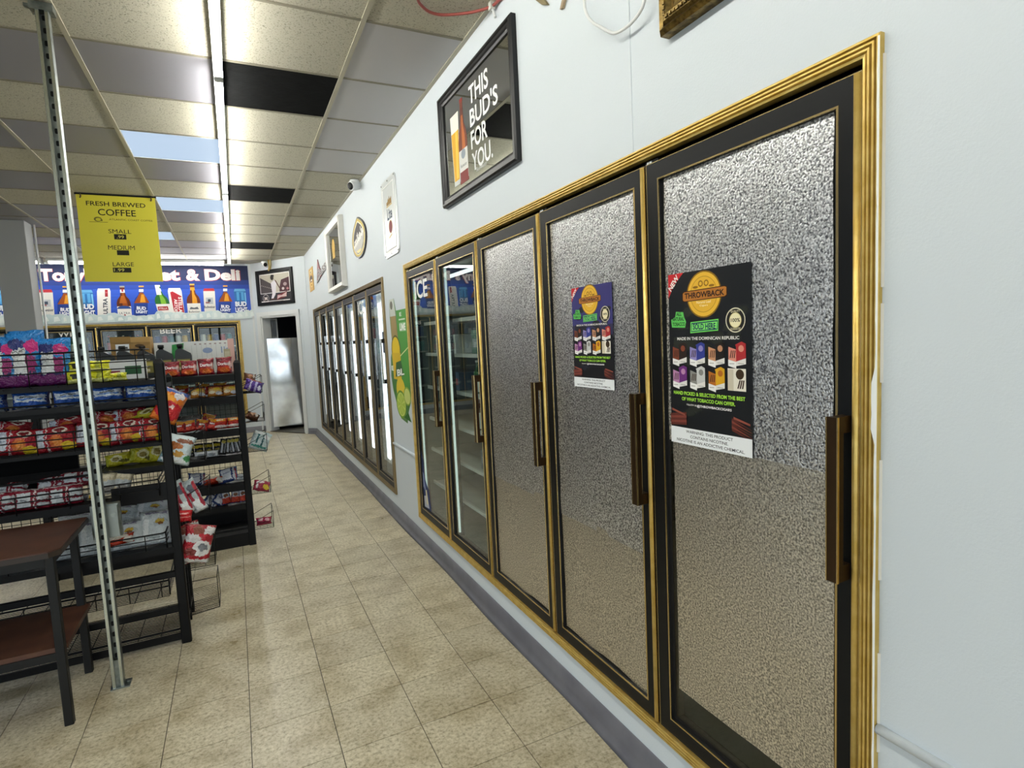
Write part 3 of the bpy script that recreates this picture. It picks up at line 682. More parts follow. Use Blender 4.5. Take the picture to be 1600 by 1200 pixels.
f.pg([(.36, .66), (.70, .66), (.70, .745), (.60, .72), (.56, .77), (.52, .72), (.48, .75), (.44, .71), (.36, .70)], '#8a6a2a'); f.rect(.34, .72, .64, .655, '#c9b06a')
f.text('Lite', .53, .545, .34, .15, '#20324f', .03); f.ell(.55, .375, .13, .085, '#b9a56a', 24); f.ell(.55, .375, .115, .076, '#7a2f2c', 24)
f.pg([(.40, .235), (.62, .265), (.62, .285), (.40, .255)], '#b8a45c'); f.pg([(.46, .15), (.60, .20), (.68, .16), (.60, .14)], '#f7f8f6'); f.rect(.12, .82, .05, .085, '#f3f4f2')
f.build('print', t)
g = G(RW)
for u in (bx[0]+.03, bx[1]-.03, (bx[0]+bx[1])/2):
    for z in (bx[2]+.02, bx[3]-.02): g.box(u-.004, u+.004, z-.004, z+.004, .008, .013, BLACKM)
g.build('screw_heads', t)['kind'] = 'stuff'

# pointed oval sign
t = thing('oval_sign', 'pointed oval beer sign with gold rim and slanting white lettering', 'sign', RW @ V((-5.5, 2.32, 0)))
def pointed(cx, cz, a, b, n=14):
    L = []
    for i in range(2*n):
        th = math.pi*i/n; x = math.sin(th); z = math.cos(th)
        if z > 0: x *= (1-z**2.2*.25)
        L.append((cx+a*x, cz+b*z+(.10*b*max(0, 1-abs(x)*3.2) if z > 0 else 0)))
    return L[::-1]
cx, cz = -5.515, 2.50
g = G(RW); g.prism(pointed(cx, cz, .315, .18), .0, .016, mat('#2b2a2c', .4)); g.build('plate', t)
f = Flat(RW, .0165, .0004)
f.pg(pointed(cx, cz, .295, .168), '#cdb45a'); f.pg(pointed(cx, cz-.002, .255, .148), '#e9e3c6'); f.pg(pointed(cx, cz-.004, .235, .138), '#3a3435')
f.pg([(cx-.23, cz-.075), (cx+.225, cz+.015), (cx+.20, cz-.06), (cx+.10, cz-.12), (cx, cz-.138), (cx-.12, cz-.12)], '#c9c7c2'); f.pg([(cx-.235, cz-.045), (cx+.235, cz+.05), (cx+.232, cz+.02), (cx-.23, cz-.075)], '#f1efe8')
f.text("mike's", cx+.0, cz+.015, .40, .11, '#f1efe8', .03, .19); f.pg([(cx-.12, cz-.105), (cx+.1, cz-.105), (cx+.07, cz-.13), (cx-.07, cz-.13)], '#efe2a0')
f.build('print', t)

# tall mirror in white frame
t = thing('framed_mirror', 'tall mirror with a white frame beyond the oval sign', 'mirror', RW @ V((-6.8, 2.14, 0)))
g = G(RW); wf = mat('#d9d8d3', .35); g.frame(-7.30, -6.30, 2.13, 2.885, [(0, 0), (0, .012), (.004, .05), (.012, .062), (.055, .05), (.062, .03)], wf); g.build('frame', t)
g = G(RW); g.box(-7.25, -6.35, 2.18, 2.835, .018, .032, MIRROR); g.build('mirror_glass', t)
f = Flat(RW, .0325, .0003); f.ell(-6.86, 2.62, .10, .10, '#c9a23c', 20); f.rect(-6.94, -6.78, 2.50, 2.62, '#c9a23c'); f.build('print', t)

# triangular sign
t = thing('triangle_sign', 'red triangular beer sign with pale lettering near the far corner', 'sign', RW @ V((-8.3, 2.41, 0)))
g = G(RW); g.prism([(-8.60, 2.395), (-8.12, 2.45), (-8.40, 2.70)], .002, .012, mat('#8e4a52', .45)); g.prism([(-8.60, 2.385), (-8.25, 2.425), (-8.25, 2.45), (-8.60, 2.41)], .012, .014, mat('#8a8d90', .5)); g.build('plate', t)
f = Flat(RW, .0145, .0005); f.text('Bass', -8.05, 2.52, .85, .13, '#c2bdbd', .04, .06); f.text('Bass', -8.065, 2.524, .80, .115, '#7e7b7e', .01, .06); f.build('print', t)
# yellow sign
t = thing('wall_sign', 'narrow yellow beer sign right at the far corner of the wall', 'sign', RW @ V((-9.25, 2.34, 0)))
g = G(RW); g.box(-9.47, -9.01, 2.34, 2.685, .001, .008, mat('#d8ab4a', .4)); g.build('plate', t)
f = Flat(RW, .009, .0005, (-9.47, -9.01, 2.34, 2.685)); f.rect(.3, .8, .74, .9, '#efe0b0'); f.pg([(.45, .76), (.62, .76), (.62, .86), (.5, .84)], '#6a3a28'); f.ell(.5, .52, .33, .15, '#5c4a4a', 18); f.pg([(.25, .42), (.8, .42), (.55, .52)], '#f3ead0'); f.ell(.55, .26, .25, .1, '#f0d58a', 16); f.ell(.55, .26, .14, .05, '#b98a3a', 12); f.build('print', t)

# lime poster between the coolers
t = thing('poster', 'green and yellow lime beer poster cut to shape between the two coolers', 'poster', RW @ V((-4.36, .89, 0)))
bx = (-4.69, -4.10, .88, 1.85)
g = G(RW); mk = mat('#3f7a34', .4)
def UV(L): return [(bx[0]+(bx[1]-bx[0])*u, bx[2]+(bx[3]-bx[2])*v) for u, v in L]
g.prism(UV([(.45, .02), (.75, .0), (.80, .08), (.95, .17), (1, .25), (1, .90), (.52, .90), (.44, 1), (.20, 1), (.18, .86), (.22, .60), (.10, .52), (.05, .36), (.12, .24), (.30, .10)]), .0005, .0018, mk); g.build('sheet', t)
f = Flat(RW, .0019, .0003, bx)
f.rect(.55, 1, .28, .90, '#4d9440'); f.pg([(.20, .86), (.50, .86), (.44, 1), (.20, 1)], '#c9cfc6'); f.pg([(.22, .60), (.55, .62), (.50, .86), (.22, .86)], '#a08a5a'); f.ell(.30, .95, .07, .035, '#6b6a5e', 12)
f.ell(.40, .585, .24, .12, '#5f5a24', 24); f.ell(.40, .585, .20, .105, '#e6c52a', 24); f.pg([(.20, .34), (.60, .34), (.62, .56), (.18, .56)], '#d9b52a')
f.pg([(.60, .53), (1, .60), (1, .61), (.60, .54)], '#d8dca0'); f.pg([(.30, .36), (.72, .38), (.62, .50), (.36, .48)], '#2f5a2c')
f.text('BL', .56, .405, .36, .055, '#eff2ec', .04, .1); f.text('E', .16, .43, .12, .04, '#eff2ec', .04)
f.rect(.66, .96, .73, .80, '#8fbf86'); f.text('LIME', .80, .765, .28, .055, '#f2f5ee', .04); f.rect(.64, .94, .818, .83, '#c6d8bf'); f.text('E', .74, .865, .1, .03, '#e6ebe0', .02)
f.ell(.52, .26, .22, .10, '#e0c43a', 20); f.ell(.50, .14, .25, .115, '#6f9a2e', 28); f.ell(.50, .14, .21, .098, '#c3d36a', 28)
for k in range(8):
    a = k*math.pi/4; f.pg([(.50, .14), (.50+.19*math.cos(a-.28), .14+.088*math.sin(a-.28)), (.50+.19*math.cos(a+.28), .14+.088*math.sin(a+.28))], '#a9c24a')
f.ell(.82, .22, .17, .075, '#8fae3c', 20); f.ell(.82, .22, .14, .062, '#cbd67c', 20); f.pg([(.60, .04), (.95, .02), (.82, .09)], '#2f6a2c')
f.build('print', t)

# cables and odd ends near the ceiling
g = G(RW); g.tube(smooth([(-1.65, 2.95, .012), (-1.642, 2.75, .02), (-1.634, 2.61, .03), (-1.625, 2.564, .03), (-1.594, 2.521, .03), (-1.543, 2.478, .03), (-1.495, 2.440, .03), (-1.463, 2.426, .03), (-1.422, 2.42, .03), (-1.386, 2.422, .03), (-1.356, 2.432, .03), (-1.336, 2.453, .03), (-1.31, 2.55, .02), (-1.30, 2.95, .012)]), .0048, mat('#e6e8e8', .35), 8)
g.build('white_cable', label='white cable hanging in a loop on the wall beside the gold frame', cat='cable')
g = G(); cp_ = [(.79, 2.36, HC-.010), (.824, 2.434, HC-.014), (.856, 2.472, HC-.014), (.90, 2.502, HC-.014), (.954, 2.503, HC-.014), (1.019, 2.472, HC-.014), (1.08, 2.43, HC-.014), (1.128, 2.37, HC-.016), (1.142, 2.30, HC-.02), (1.147, 2.1, HC-.02), (1.147, 1.6, HC-.02)]
g.tube(smooth(cp_), .0065, mat('#9c4a44', .45), 8); g.build('red_cable', label='dull red cable running along the top of the wall and ceiling', cat='cable')
g = G(); g.tube([(1.13, 2.37, HC-.02), (1.138, 2.35, HC-.035), (1.142, 2.34, HC-.07)], .006, WHITE, 6); g.box(1.124, 1.146, 2.345, 2.37, HC-.032, HC, mat('#cfd0c8', .5)); g.build('cable_clip', label='small white clip holding the red cable to the ceiling edge', cat='clip')
def rag(pts, label, c):
    g = G(RW); g.prism(pts, .002, .012, mat(c, .7)); g.build('paper_scrap', label=label, cat='scrap')
rag([(-1.99, 2.80), (-1.94, 2.755), (-1.90, 2.735), (-1.93, 2.775), (-1.92, 2.83), (-1.98, 2.84)], 'brown curled scrap hanging at the top edge left of the white cable', '#7d7152')
rag([(-1.815, 2.675), (-1.80, 2.672), (-1.70, 2.80), (-1.72, 2.81)], 'tan sliver of wood leaning at the wall top beside the white cable', '#a38f75')

def camera_thing(p, aim, label):
    t = thing('security_camera', label, 'security camera', p); a = math.atan2(aim[1], aim[0])
    M = Matrix.Translation(V(p)) @ Matrix.Rotation(a, 4, 'Z') @ Matrix.Rotation(math.radians(105), 4, 'Y')
    g = G(Matrix.Translation(V(p))); g.lathe([(.04, .048), (.045, .03), (.03, .018), (.018, .0)], WHITE, 16); g.build('mount', t)
    g = G(M); g.lathe([(.030, -.05), (.038, -.04), (.042, .0), (.042, .045), (.036, .055)], WHITE, 18); g.build('body', t)
    g = G(M); g.lathe([(.034, .052), (.032, .058), (.01, .06)], BLACKM, 16); g.build('lens', t)
camera_thing((1.09, 5.28, HC-.055), (-.8, -.5), 'white security camera on the right wall just below the ceiling')
camera_thing((.575, 10.62, HC-.06), (.3, -1), 'white security camera above the baseball picture at the far corner')
g = G(); g.tube([(.64, 10.52, HC), (.645, 10.54, 2.86), (.63, 10.56, 2.80)], .012, mat('#a98f4a', .5), 6); g.tube([(.67, 10.50, HC), (.672, 10.53, 2.9), (.66, 10.53, 2.82)], .012, mat('#8b7a45', .5), 6); g.build('ceiling_cable', label='yellowish cords hanging from the ceiling beside the far security camera', cat='cable')

# framed baseball picture on the angled wall
t = thing('framed_picture', 'black framed baseball picture above the steel door', 'picture', DW @ V((-.74, 2.23, 0)))
bx = (-1.20, -.288, 2.232, 2.835)
g = G(DW); g.frame(*bx, [(0, 0), (0, .022), (.006, .028), (.046, .028), (.056, .016), (.056, .006)], BLACKM); g.build('frame', t)
g = G(DW); g.box(bx[0]+.05, bx[1]-.05, bx[2]+.05, bx[3]-.05, .004, .009, mat('#141317', .35)); g.build('board', t)
f = Flat(DW, .0092, .0003, bx)
f.rect(.09, .91, .33, .88, '#e7e6e2'); f.rect(.105, .895, .345, .86, '#b9b4a6'); f.pg([(.105, .345), (.46, .345), (.46, .56), (.105, .80)], '#4a4446'); f.pg([(.62, .345), (.895, .345), (.895, .74), (.68, .68), (.62, .45)], '#4d3036')
for k in range(7): f.rect(.12+.05*k, .155+.05*k, .56-.02*k, .58-.02*k, '#8f8a84')
f.ell(.78, .55, .05, .05, '#a58f90', 10); f.ell(.72, .43, .035, .04, '#c9bcbc', 8); f.ell(.84, .42, .035, .035, '#b0787c', 8)
f.pg([(.40, .62), (.50, .70), (.55, .60), (.53, .45), (.52, .38), (.50, .28), (.44, .18), (.38, .18), (.42, .32), (.41, .45)], '#d9d6dc'); f.pg([(.50, .70), (.54, .68), (.66, .42), (.63, .42)], '#5c4038'); f.ell(.44, .77, .045, .075, '#2a211f', 16); f.pg([(.40, .80), (.50, .79), (.49, .84), (.42, .85)], '#1b1b22')
f.pg([(.52, .12), (.80, .20), (.82, .35), (.55, .27)], '#6d2b2e'); f.pg([(.54, .15), (.67, .22), (.79, .21), (.81, .33), (.67, .25), (.56, .26)], '#c9a9a6'); f.ell(.23, .20, .085, .11, '#c9c0c0', 20); f.ell(.23, .20, .075, .097, '#17141c', 20); f.text('M', .23, .195, .08, .10, '#d9cfc9', .04)
f.rect(.10, .88, .075, .12, '#e2dfdb'); f.rect(.3, .7, .09, .104, '#8a7a76'); f.pg([(.36, .14), (.5, .15), (.5, .18), (.36, .17)], '#5b3a2c'); f.rect(.56, .80, .205, .225, '#c7b6b4')
f.build('print', t)

# ------------------------------------------------------------------ deli banner on the back wall
def banner(x0, x1, label, main):
    z0, z1 = 2.028, 2.948
    t = thing('banner', label, 'banner', BW @ V(((x0+x1)/2, z0, 0)))
    g = G(BW); g.box(x0, x1, z0, z1, .004, .012, mat('#2f57c4', .45)); g.build('sheet', t)
    f = Flat(BW, .0125, .0008, (0, 1, 0, 1))
    f.rect(x0, x1, 2.66, z1, '#262f55'); f.rect(x0, x1, 2.60, 2.70, '#2a3f86'); f.rect(x0, x1, 2.55, 2.62, '#2c4aa6')
    for k in range(14):
        rn = random.Random(k+3); x = x0+.15+rn.random()*(x1-x0-.5); z = 2.2+rn.random()*.36; f.rect(x, x+.2+.2*rn.random(), z, z+.012, '#3c66d2')
    AM, AM2 = '#9a4d14', '#e09a2a'
    if main:
        cs = [(-2.555, 'bud'), (-2.30, 'bl'), (-2.04, 'blc'), (-1.80, 'ul'), (-1.55, 'ulb'), (-1.295, 'bl'), (-1.035, 'st'), (-.80, 'stc'), (-.555, 'bb'), (-.32, 'bud'), (-.06, 'bl'), (.17, 'blc')]
    else: cs = [(x1-.1, 'st'), (x1-.4, 'blc'), (x1-.7, 'bl'), (x1-1.0, 'bud'), (x1-1.3, 'ulb')]
    for x, k in cs:
        if k == 'bud':
            beer_can(f, x, 2.10, .46, .175, '#e4e2dc', '#b6333a', .03, ((-.32, .30, .42, .66, '#b9bdc2'), (-.15, .10, .5, .6, '#3b4a5c'), (-.35, .0, .45, .5, '#9a5f60'), (-.4, .4, .12, .14, '#c5c2ba'), (-.4, .4, .08, .1, '#c5c2ba')))
            f.text('Budweiser', x, 2.245, .17, .045, '#26324a', .02)
        elif k == 'bl': beer_bottle(f, x-.04, 2.11, .50, .19, '#23408f', '#23408f', AM2, .10, None, '#f4f6fb', '#eef0f4'); f.pg([(x-.115, 2.33), (x+.10, 2.33), (x+.055, 2.44), (x+.02, 2.50), (x-.02, 2.50), (x-.06, 2.42)], AM); f.pg([(x-.03, 2.34), (x+.05, 2.34), (x+.035, 2.47), (x+.0, 2.47)], AM2); f.text('BUD', x-.02, 2.245, .13, .055, '#f1f4fb', .05, -.08); f.text('LIGHT', x-.02, 2.185, .16, .05, '#f1f4fb', .05, -.08)
        elif k == 'blc': beer_can(f, x, 2.10, .45, .19, '#2f6fb4', '#69aede', 0, ((-.30, .30, .55, .88, '#5aa6dc'), (-.08, .08, .50, .86, '#2f6fb4'), (.36, .48, .4, .85, '#7cc0ea'), (-.5, .5, .0, .42, '#24458f'))); f.text('BUD', x, 2.285, .18, .085, '#f3f6fb', .05); f.text('LIGHT', x, 2.185, .19, .085, '#f3f6fb', .05)
        elif k == 'ul': beer_can(f, x-.03, 2.10, .47, .18, '#eceae6', '#f3f2ee', .07, ((.08, .30, .72, .96, '#a5303a'), (.1, .28, .84, .88, '#c8666c'))); f.text('ULTRA', x-.0, 2.29, .25, .06, '#3b4454', .03, 1.50)
        elif k == 'ulb': beer_bottle(f, x, 2.06, .55, .19, '#5f2a14', '#f0eeea', '#9a9890', 0, None, '#333', '#efeeea', AM); f.pg([(x-.06, 2.33), (x+.04, 2.33), (x+.02, 2.45), (x-.025, 2.45)], '#b5641f'); f.ell(x, 2.24, .095, .05, '#2c4a8c', 18, 0, math.pi); f.text('ULTRA', x, 2.17, .15, .035, '#777a80', .01); f.rect(x-.012, x+.012, 2.10, 2.15, '#a5303a'); f.rect(x-.012, x+.012, 2.515, 2.555, '#a5303a')
        elif k == 'st': beer_bottle(f, x+.06, 2.10, .52, .20, '#2a6a2c', '#eceae6', '#eceae6', -.16, None, '#333', '#eceae6', '#7fb53a'); f.pg([(x-.045, 2.46), (x+.025, 2.46), (x-.005, 2.62), (x-.06, 2.62)], '#efeeea'); f.pg([(x-.045, 2.20), (x+.105, 2.205), (x+.095, 2.27), (x-.05, 2.265)], '#b3363c'); f.text('STELLA', x+.025, 2.235, .12, .03, '#f0dede', .02)
        elif k == 'stc': beer_can(f, x, 2.09, .48, .20, '#eeece8', '#e4e2dc', -.04, ()); f.pg([(x-.085, 2.50), (x-.05, 2.515), (x+.075, 2.43), (x+.095, 2.14), (x+.01, 2.12), (x-.055, 2.18)], '#bd2f3a'); f.text('STELLA', x+.045, 2.29, .26, .055, '#f6ecea', .04, -1.62); f.text('ARTOIS', x-.02, 2.27, .23, .05, '#f6ecea', .04, -1.62)
        elif k == 'bb': beer_bottle(f, x, 2.09, .55, .20, '#6b3214', '#eceae4', '#c9a24a', 0, None, '#333', '#d99a2a', AM2); f.text('Budweiser', x, 2.17, .17, .035, '#5a5e66', .01); f.pg([(x-.07, 2.21), (x+.07, 2.21), (x+.05, 2.25), (x, 2.235), (x-.05, 2.25)], '#6a7078')
    rn = random.Random(5)
    x = x0
    while x < x1-.02:
        wd = .10+.10*rn.random(); h = .10+.07*rn.random(); xe = min(x+wd*1.3, x1)
        f.pg([(x, z0), (xe, z0), (xe, z0+h*.7), (x+wd*.8, z0+h), (x+wd*.3, z0+h*.95), (x, z0+h*.6)], ('#cfdfe0', '#dbe7e6', '#c2d4d6')[rn.randrange(3)])
        f.pg([(x+wd*.25, z0+h*.2), (x+wd*.7, z0+h*.3), (x+wd*.55, z0+h*.75), (x+wd*.3, z0+h*.7)], '#e8f0ee'); x += wd*.75
    if main:
        for s_, u, wd, zc, ht in (("Tony's", -2.24, .74, 2.755, .265), ('Market', -1.24, 1.06, 2.785, .205), ('&', -.525, .215, 2.785, .205), ('Deli', -.075, .56, 2.785, .205)):
            f.text(s_, u, zc, wd, ht, '#b0383c', .06); f.text(s_, u-.004, zc+.003, wd-.014, ht-.012, '#f1ebe8', .045)
    f.build('print', t)
    return t
banner(-2.655, .325, "blue deli banner with white lettering above the beer bottles on the back wall", True)
banner(-4.95, -2.72, 'blue beer banner to the left of the column on the back wall', False)

# ------------------------------------------------------------------ hanging coffee sign
t = thing('hanging_sign', 'yellow coffee price sign hanging from the ceiling behind the metal pole', 'sign', (-.86, 6.358, 2.186))
HS = basis((0, 6.358, 0), (1, 0, 0), (0, 0, 1), (0, -1, 0)); bx = (-1.162, -.556, 2.186, 2.962)
g = G(HS); g.box(*bx, -.003, .003, mat('#cdc334', .45)); g.build('board', t)
f = Flat(HS, .0035, .0004, bx); K = '#1d1c10'
for q in ((.42, .575, .497, .558), (.435, .59, .312, .37), (.36, .595, .108, .165)):
    f2 = Flat(HS, .0033, 0, bx); f2.rect(*q, '#17160e')
    if q[2] > .4: f2.text('.99', .50, .527, .09, .035, '#d9d060')
    elif q[2] < .2: f2.text('1.99', .44, .137, .13, .035, '#d9d060')
    f2.build('price_patch', t, 'black price patch')
f.text('FRESH BREWED', .49, .905, .75, .052, K, .012); f.text('COFFEE', .49, .808, .48, .075, K, .008); f.text('ATLANTIC COAST COFFEE', .66, .728, .56, .020, '#4b4618', .004)
f.rect(.13, .36, .690, .694, '#3b3714'); f.ell(.24, .725, .05, .028, '#6b6524', 14); f.ell(.245, .722, .034, .018, '#c2b92e', 12); f.ell(.285, .715, .014, .012, '#6b6524', 8)
f.text('SMALL', .50, .590, .29, .048, K); 
f.text('MEDIUM', .50, .400, .34, .050, K); f.text('LARGE', .50, .205, .27, .048, K)
f.build('print', t)
g = G(HS); g.box(bx[0]-.01, bx[1]+.01, bx[3], HC-.001, -.004, .004, BLACKM); g.build('hanger_bar', t)
for u in (bx[0]+.03, bx[1]-.035):
    g = G(HS); g.tube([(u, bx[3]-.03, .006), (u+.008, bx[3]-.015, .012), (u+.004, bx[3]+.004, .006)], .006, mat('#4d3d1c', .5), 6); g.build('hook', t)

# ------------------------------------------------------------------ metal strut pole, electrical box
t = thing('strut_pole', 'slotted galvanised strut pole standing from floor to ceiling in front of the chip rack', 'pole', (-.6, 3.05, 0))
px, py = -.6, 3.05
g = G()
g.box(px-.0205, px+.0205, py+.018, py+.0205, 0.004, HC-.03, GALV)
for s_ in (-1, 1):
    g.box(px+s_*.0205-.0013, px+s_*.0205+.0013, py-.0205, py+.0205, .004, HC-.03, GALV)
    a = px+s_*.0205; b = px+s_*.0115; g.box(min(a, b), max(a, b), py-.0215, py-.019, .004, HC-.03, mat('#c6cabd', .25, 1))
    g.box(min(b, b-s_*.002), max(b, b-s_*.002), py-.0215, py-.012, .004, HC-.03, mat('#b5b9ac', .3, 1))
g.build('channel', t)
sl = []
g = G(); g.prism([(-.0065, -.011), (.0065, -.011), (.0085, -.006), (.0085, .006), (.0065, .011), (-.0065, .011), (-.0085, .006), (-.0085, -.006)], -.0012, .0, mat('#0c0d0d', .8))
o = g.build('slot'); sme = o.data; bpy.data.objects.remove(o)
k = 0
for i in range(57):
    z = .09+i*.0508
    o = bpy.data.objects.new('slot', sme); C.objects.link(o); o.parent = t; o.location = (0, .0178, z); o.rotation_euler = (math.radians(90), 0, 0)
g = G(); g.box(px-.03, px+.045, py-.03, py+.04, 0, .006, GALV); g.box(px-.014, px+.014, py-.012, py-.006, .006, .13, GALV); g.lathe([(.007, 0), (.007, .006)], GALV, 6, (px+.034, py+.01, .006)); g.build('base_bracket', t)
g = G(); g.box(px-.04, px+.04, py-.028, py+.03, HC-.032, HC-.002, GALV); g.box(px-.06, px-.035, py-.01, py+.01, HC-.02, HC-.006, GALV); g.build('top_bracket', t)
t = thing('junction_box', 'square metal electrical box fixed behind the strut pole', 'electrical box', (-.583, 3.1, .69))
g = G(); g.box(-.642, -.530, 3.079, 3.120, .69, .845, GALV, .006); g.build('box_body', t)
g = G(); g.box(-.636, -.536, 3.0735, 3.0795, .697, .838, mat('#8d938f', .35, 1), .003); g.tube([(-.554, 3.071, .795), (-.554, 3.0745, .795)], .012, GALV, 12); g.build('cover', t)

# ------------------------------------------------------------------ side table
t = thing('side_table', 'brown wood topped table with black legs at the lower left edge', 'table', (-1.15, 3.05, 0))
WD = mat('#5c3b2b', .42, var='#472b1f', vs=9)
g = G(); g.prism([(-1.62, 2.80), (-.735, 2.80), (-.70, 2.835), (-.70, 3.30), (-1.62, 3.30)], .728, .750, WD); g.build('table_top', t)
g = G(); g.prism([(-1.62, 2.797), (-.733, 2.797), (-.697, 2.834), (-.697, 3.303), (-1.62, 3.303)], .724, .745, mat('#2b211c', .4)); g.build('edge_band', t)
for x, y in ((-.74, 2.842), (-.755, 3.272), (-1.58, 2.842), (-1.58, 3.272)):
    g = G(); g.box(x-.016, x+.016, y-.016, y+.016, 0, .724, BLACK, .003); g.build('leg', t)
for q in ((-1.58, -.74, 2.83, 2.852), (-1.58, -.75, 3.262, 3.284), (-.755, -.735, 2.853, 3.261)):
    g = G(); g.box(*q, .68, .722, BLACK); g.build('apron', t)
g = G(); g.prism([(-1.60, 2.835), (-.745, 2.835), (-.72, 2.86), (-.72, 3.27), (-1.60, 3.27)], .318, .338, WD); g.build('lower_shelf', t)
for y in (2.828, 3.265):
    g = G(); g.box(-1.59, -.75, y, y+.014, .285, .318, BLACK); g.build('lower_rail', t)

# ------------------------------------------------------------------ snack bags
def print_mat(key, base, patches, rough=.22, wob=.12):
    """procedural print over the bag's own box: r = rectangle, e = ellipse (centre u,v, half sizes, colour)"""
    m, n, l, b = node_mat('print_' + key)
    tc = n.new('ShaderNodeTexCoord'); sx = n.new('ShaderNodeSeparateXYZ')
    nz = n.new('ShaderNodeTexNoise'); nz.inputs['Scale'].default_value = 6.5; nz.inputs['Detail'].default_value = 4; nz.inputs['Roughness'].default_value = .65; nz.inputs['Distortion'].default_value = .6; l.new(tc.outputs['Generated'], nz.inputs['Vector'])
    vm = n.new('ShaderNodeVectorMath'); vm.operation = 'MULTIPLY_ADD'; vm.inputs[1].default_value = (wob*2, 0, wob*2)
    sub = n.new('ShaderNodeVectorMath'); sub.operation = 'SUBTRACT'; sub.inputs[1].default_value = (.5, .5, .5)
    l.new(nz.outputs['Color'], sub.inputs[0]); l.new(sub.outputs[0], vm.inputs[0]); l.new(tc.outputs['Generated'], vm.inputs[2]); l.new(vm.outputs[0], sx.inputs[0])
    prev = None
    for kind, u, v, ru, rv, c in patches:
        xs = []
        for o_, cc, r in (('X', u, ru), ('Z', v, rv)):
            ma = n.new('ShaderNodeMath'); ma.operation = 'MULTIPLY_ADD'; ma.inputs[1].default_value = 1/r; ma.inputs[2].default_value = -cc/r
            l.new(sx.outputs[o_], ma.inputs[0]); ab = n.new('ShaderNodeMath'); ab.operation = 'ABSOLUTE' if kind == 'r' else 'POWER'; ab.inputs[1].default_value = 2
            l.new(ma.outputs[0], ab.inputs[0]); xs.append(ab)
        cb = n.new('ShaderNodeMath'); cb.operation = 'MAXIMUM' if kind == 'r' else 'ADD'; l.new(xs[0].outputs[0], cb.inputs[0]); l.new(xs[1].outputs[0], cb.inputs[1])
        lt = n.new('ShaderNodeMath'); lt.operation = 'LESS_THAN'; lt.inputs[1].default_value = 1; l.new(cb.outputs[0], lt.inputs[0])
        mx = n.new('ShaderNodeMix'); mx.data_type = 'RGBA'; l.new(lt.outputs[0], mx.inputs[0])
        if prev is None: mx.inputs[6].default_value = lin(base)
        else: l.new(prev, mx.inputs[6])
        mx.inputs[7].default_value = lin(c); prev = mx.outputs[2]
    l.new(prev, b.inputs['Base Color'])
    b.inputs['Roughness'].default_value = rough
    t2 = n.new('ShaderNodeTexNoise'); t2.inputs['Scale'].default_value = 42; t2.inputs['Detail'].default_value = 3; t2.inputs['Distortion'].default_value = 1.2
    tn = n.new('ShaderNodeTexCoord'); l.new(tn.outputs['Object'], t2.inputs['Vector'])
    bp = n.new('ShaderNodeBump'); bp.inputs['Strength'].default_value = .95; bp.inputs['Distance'].default_value = .016
    l.new(t2.outputs[0], bp.inputs['Height']); l.new(bp.outputs[0], b.inputs['Normal'])
    return m

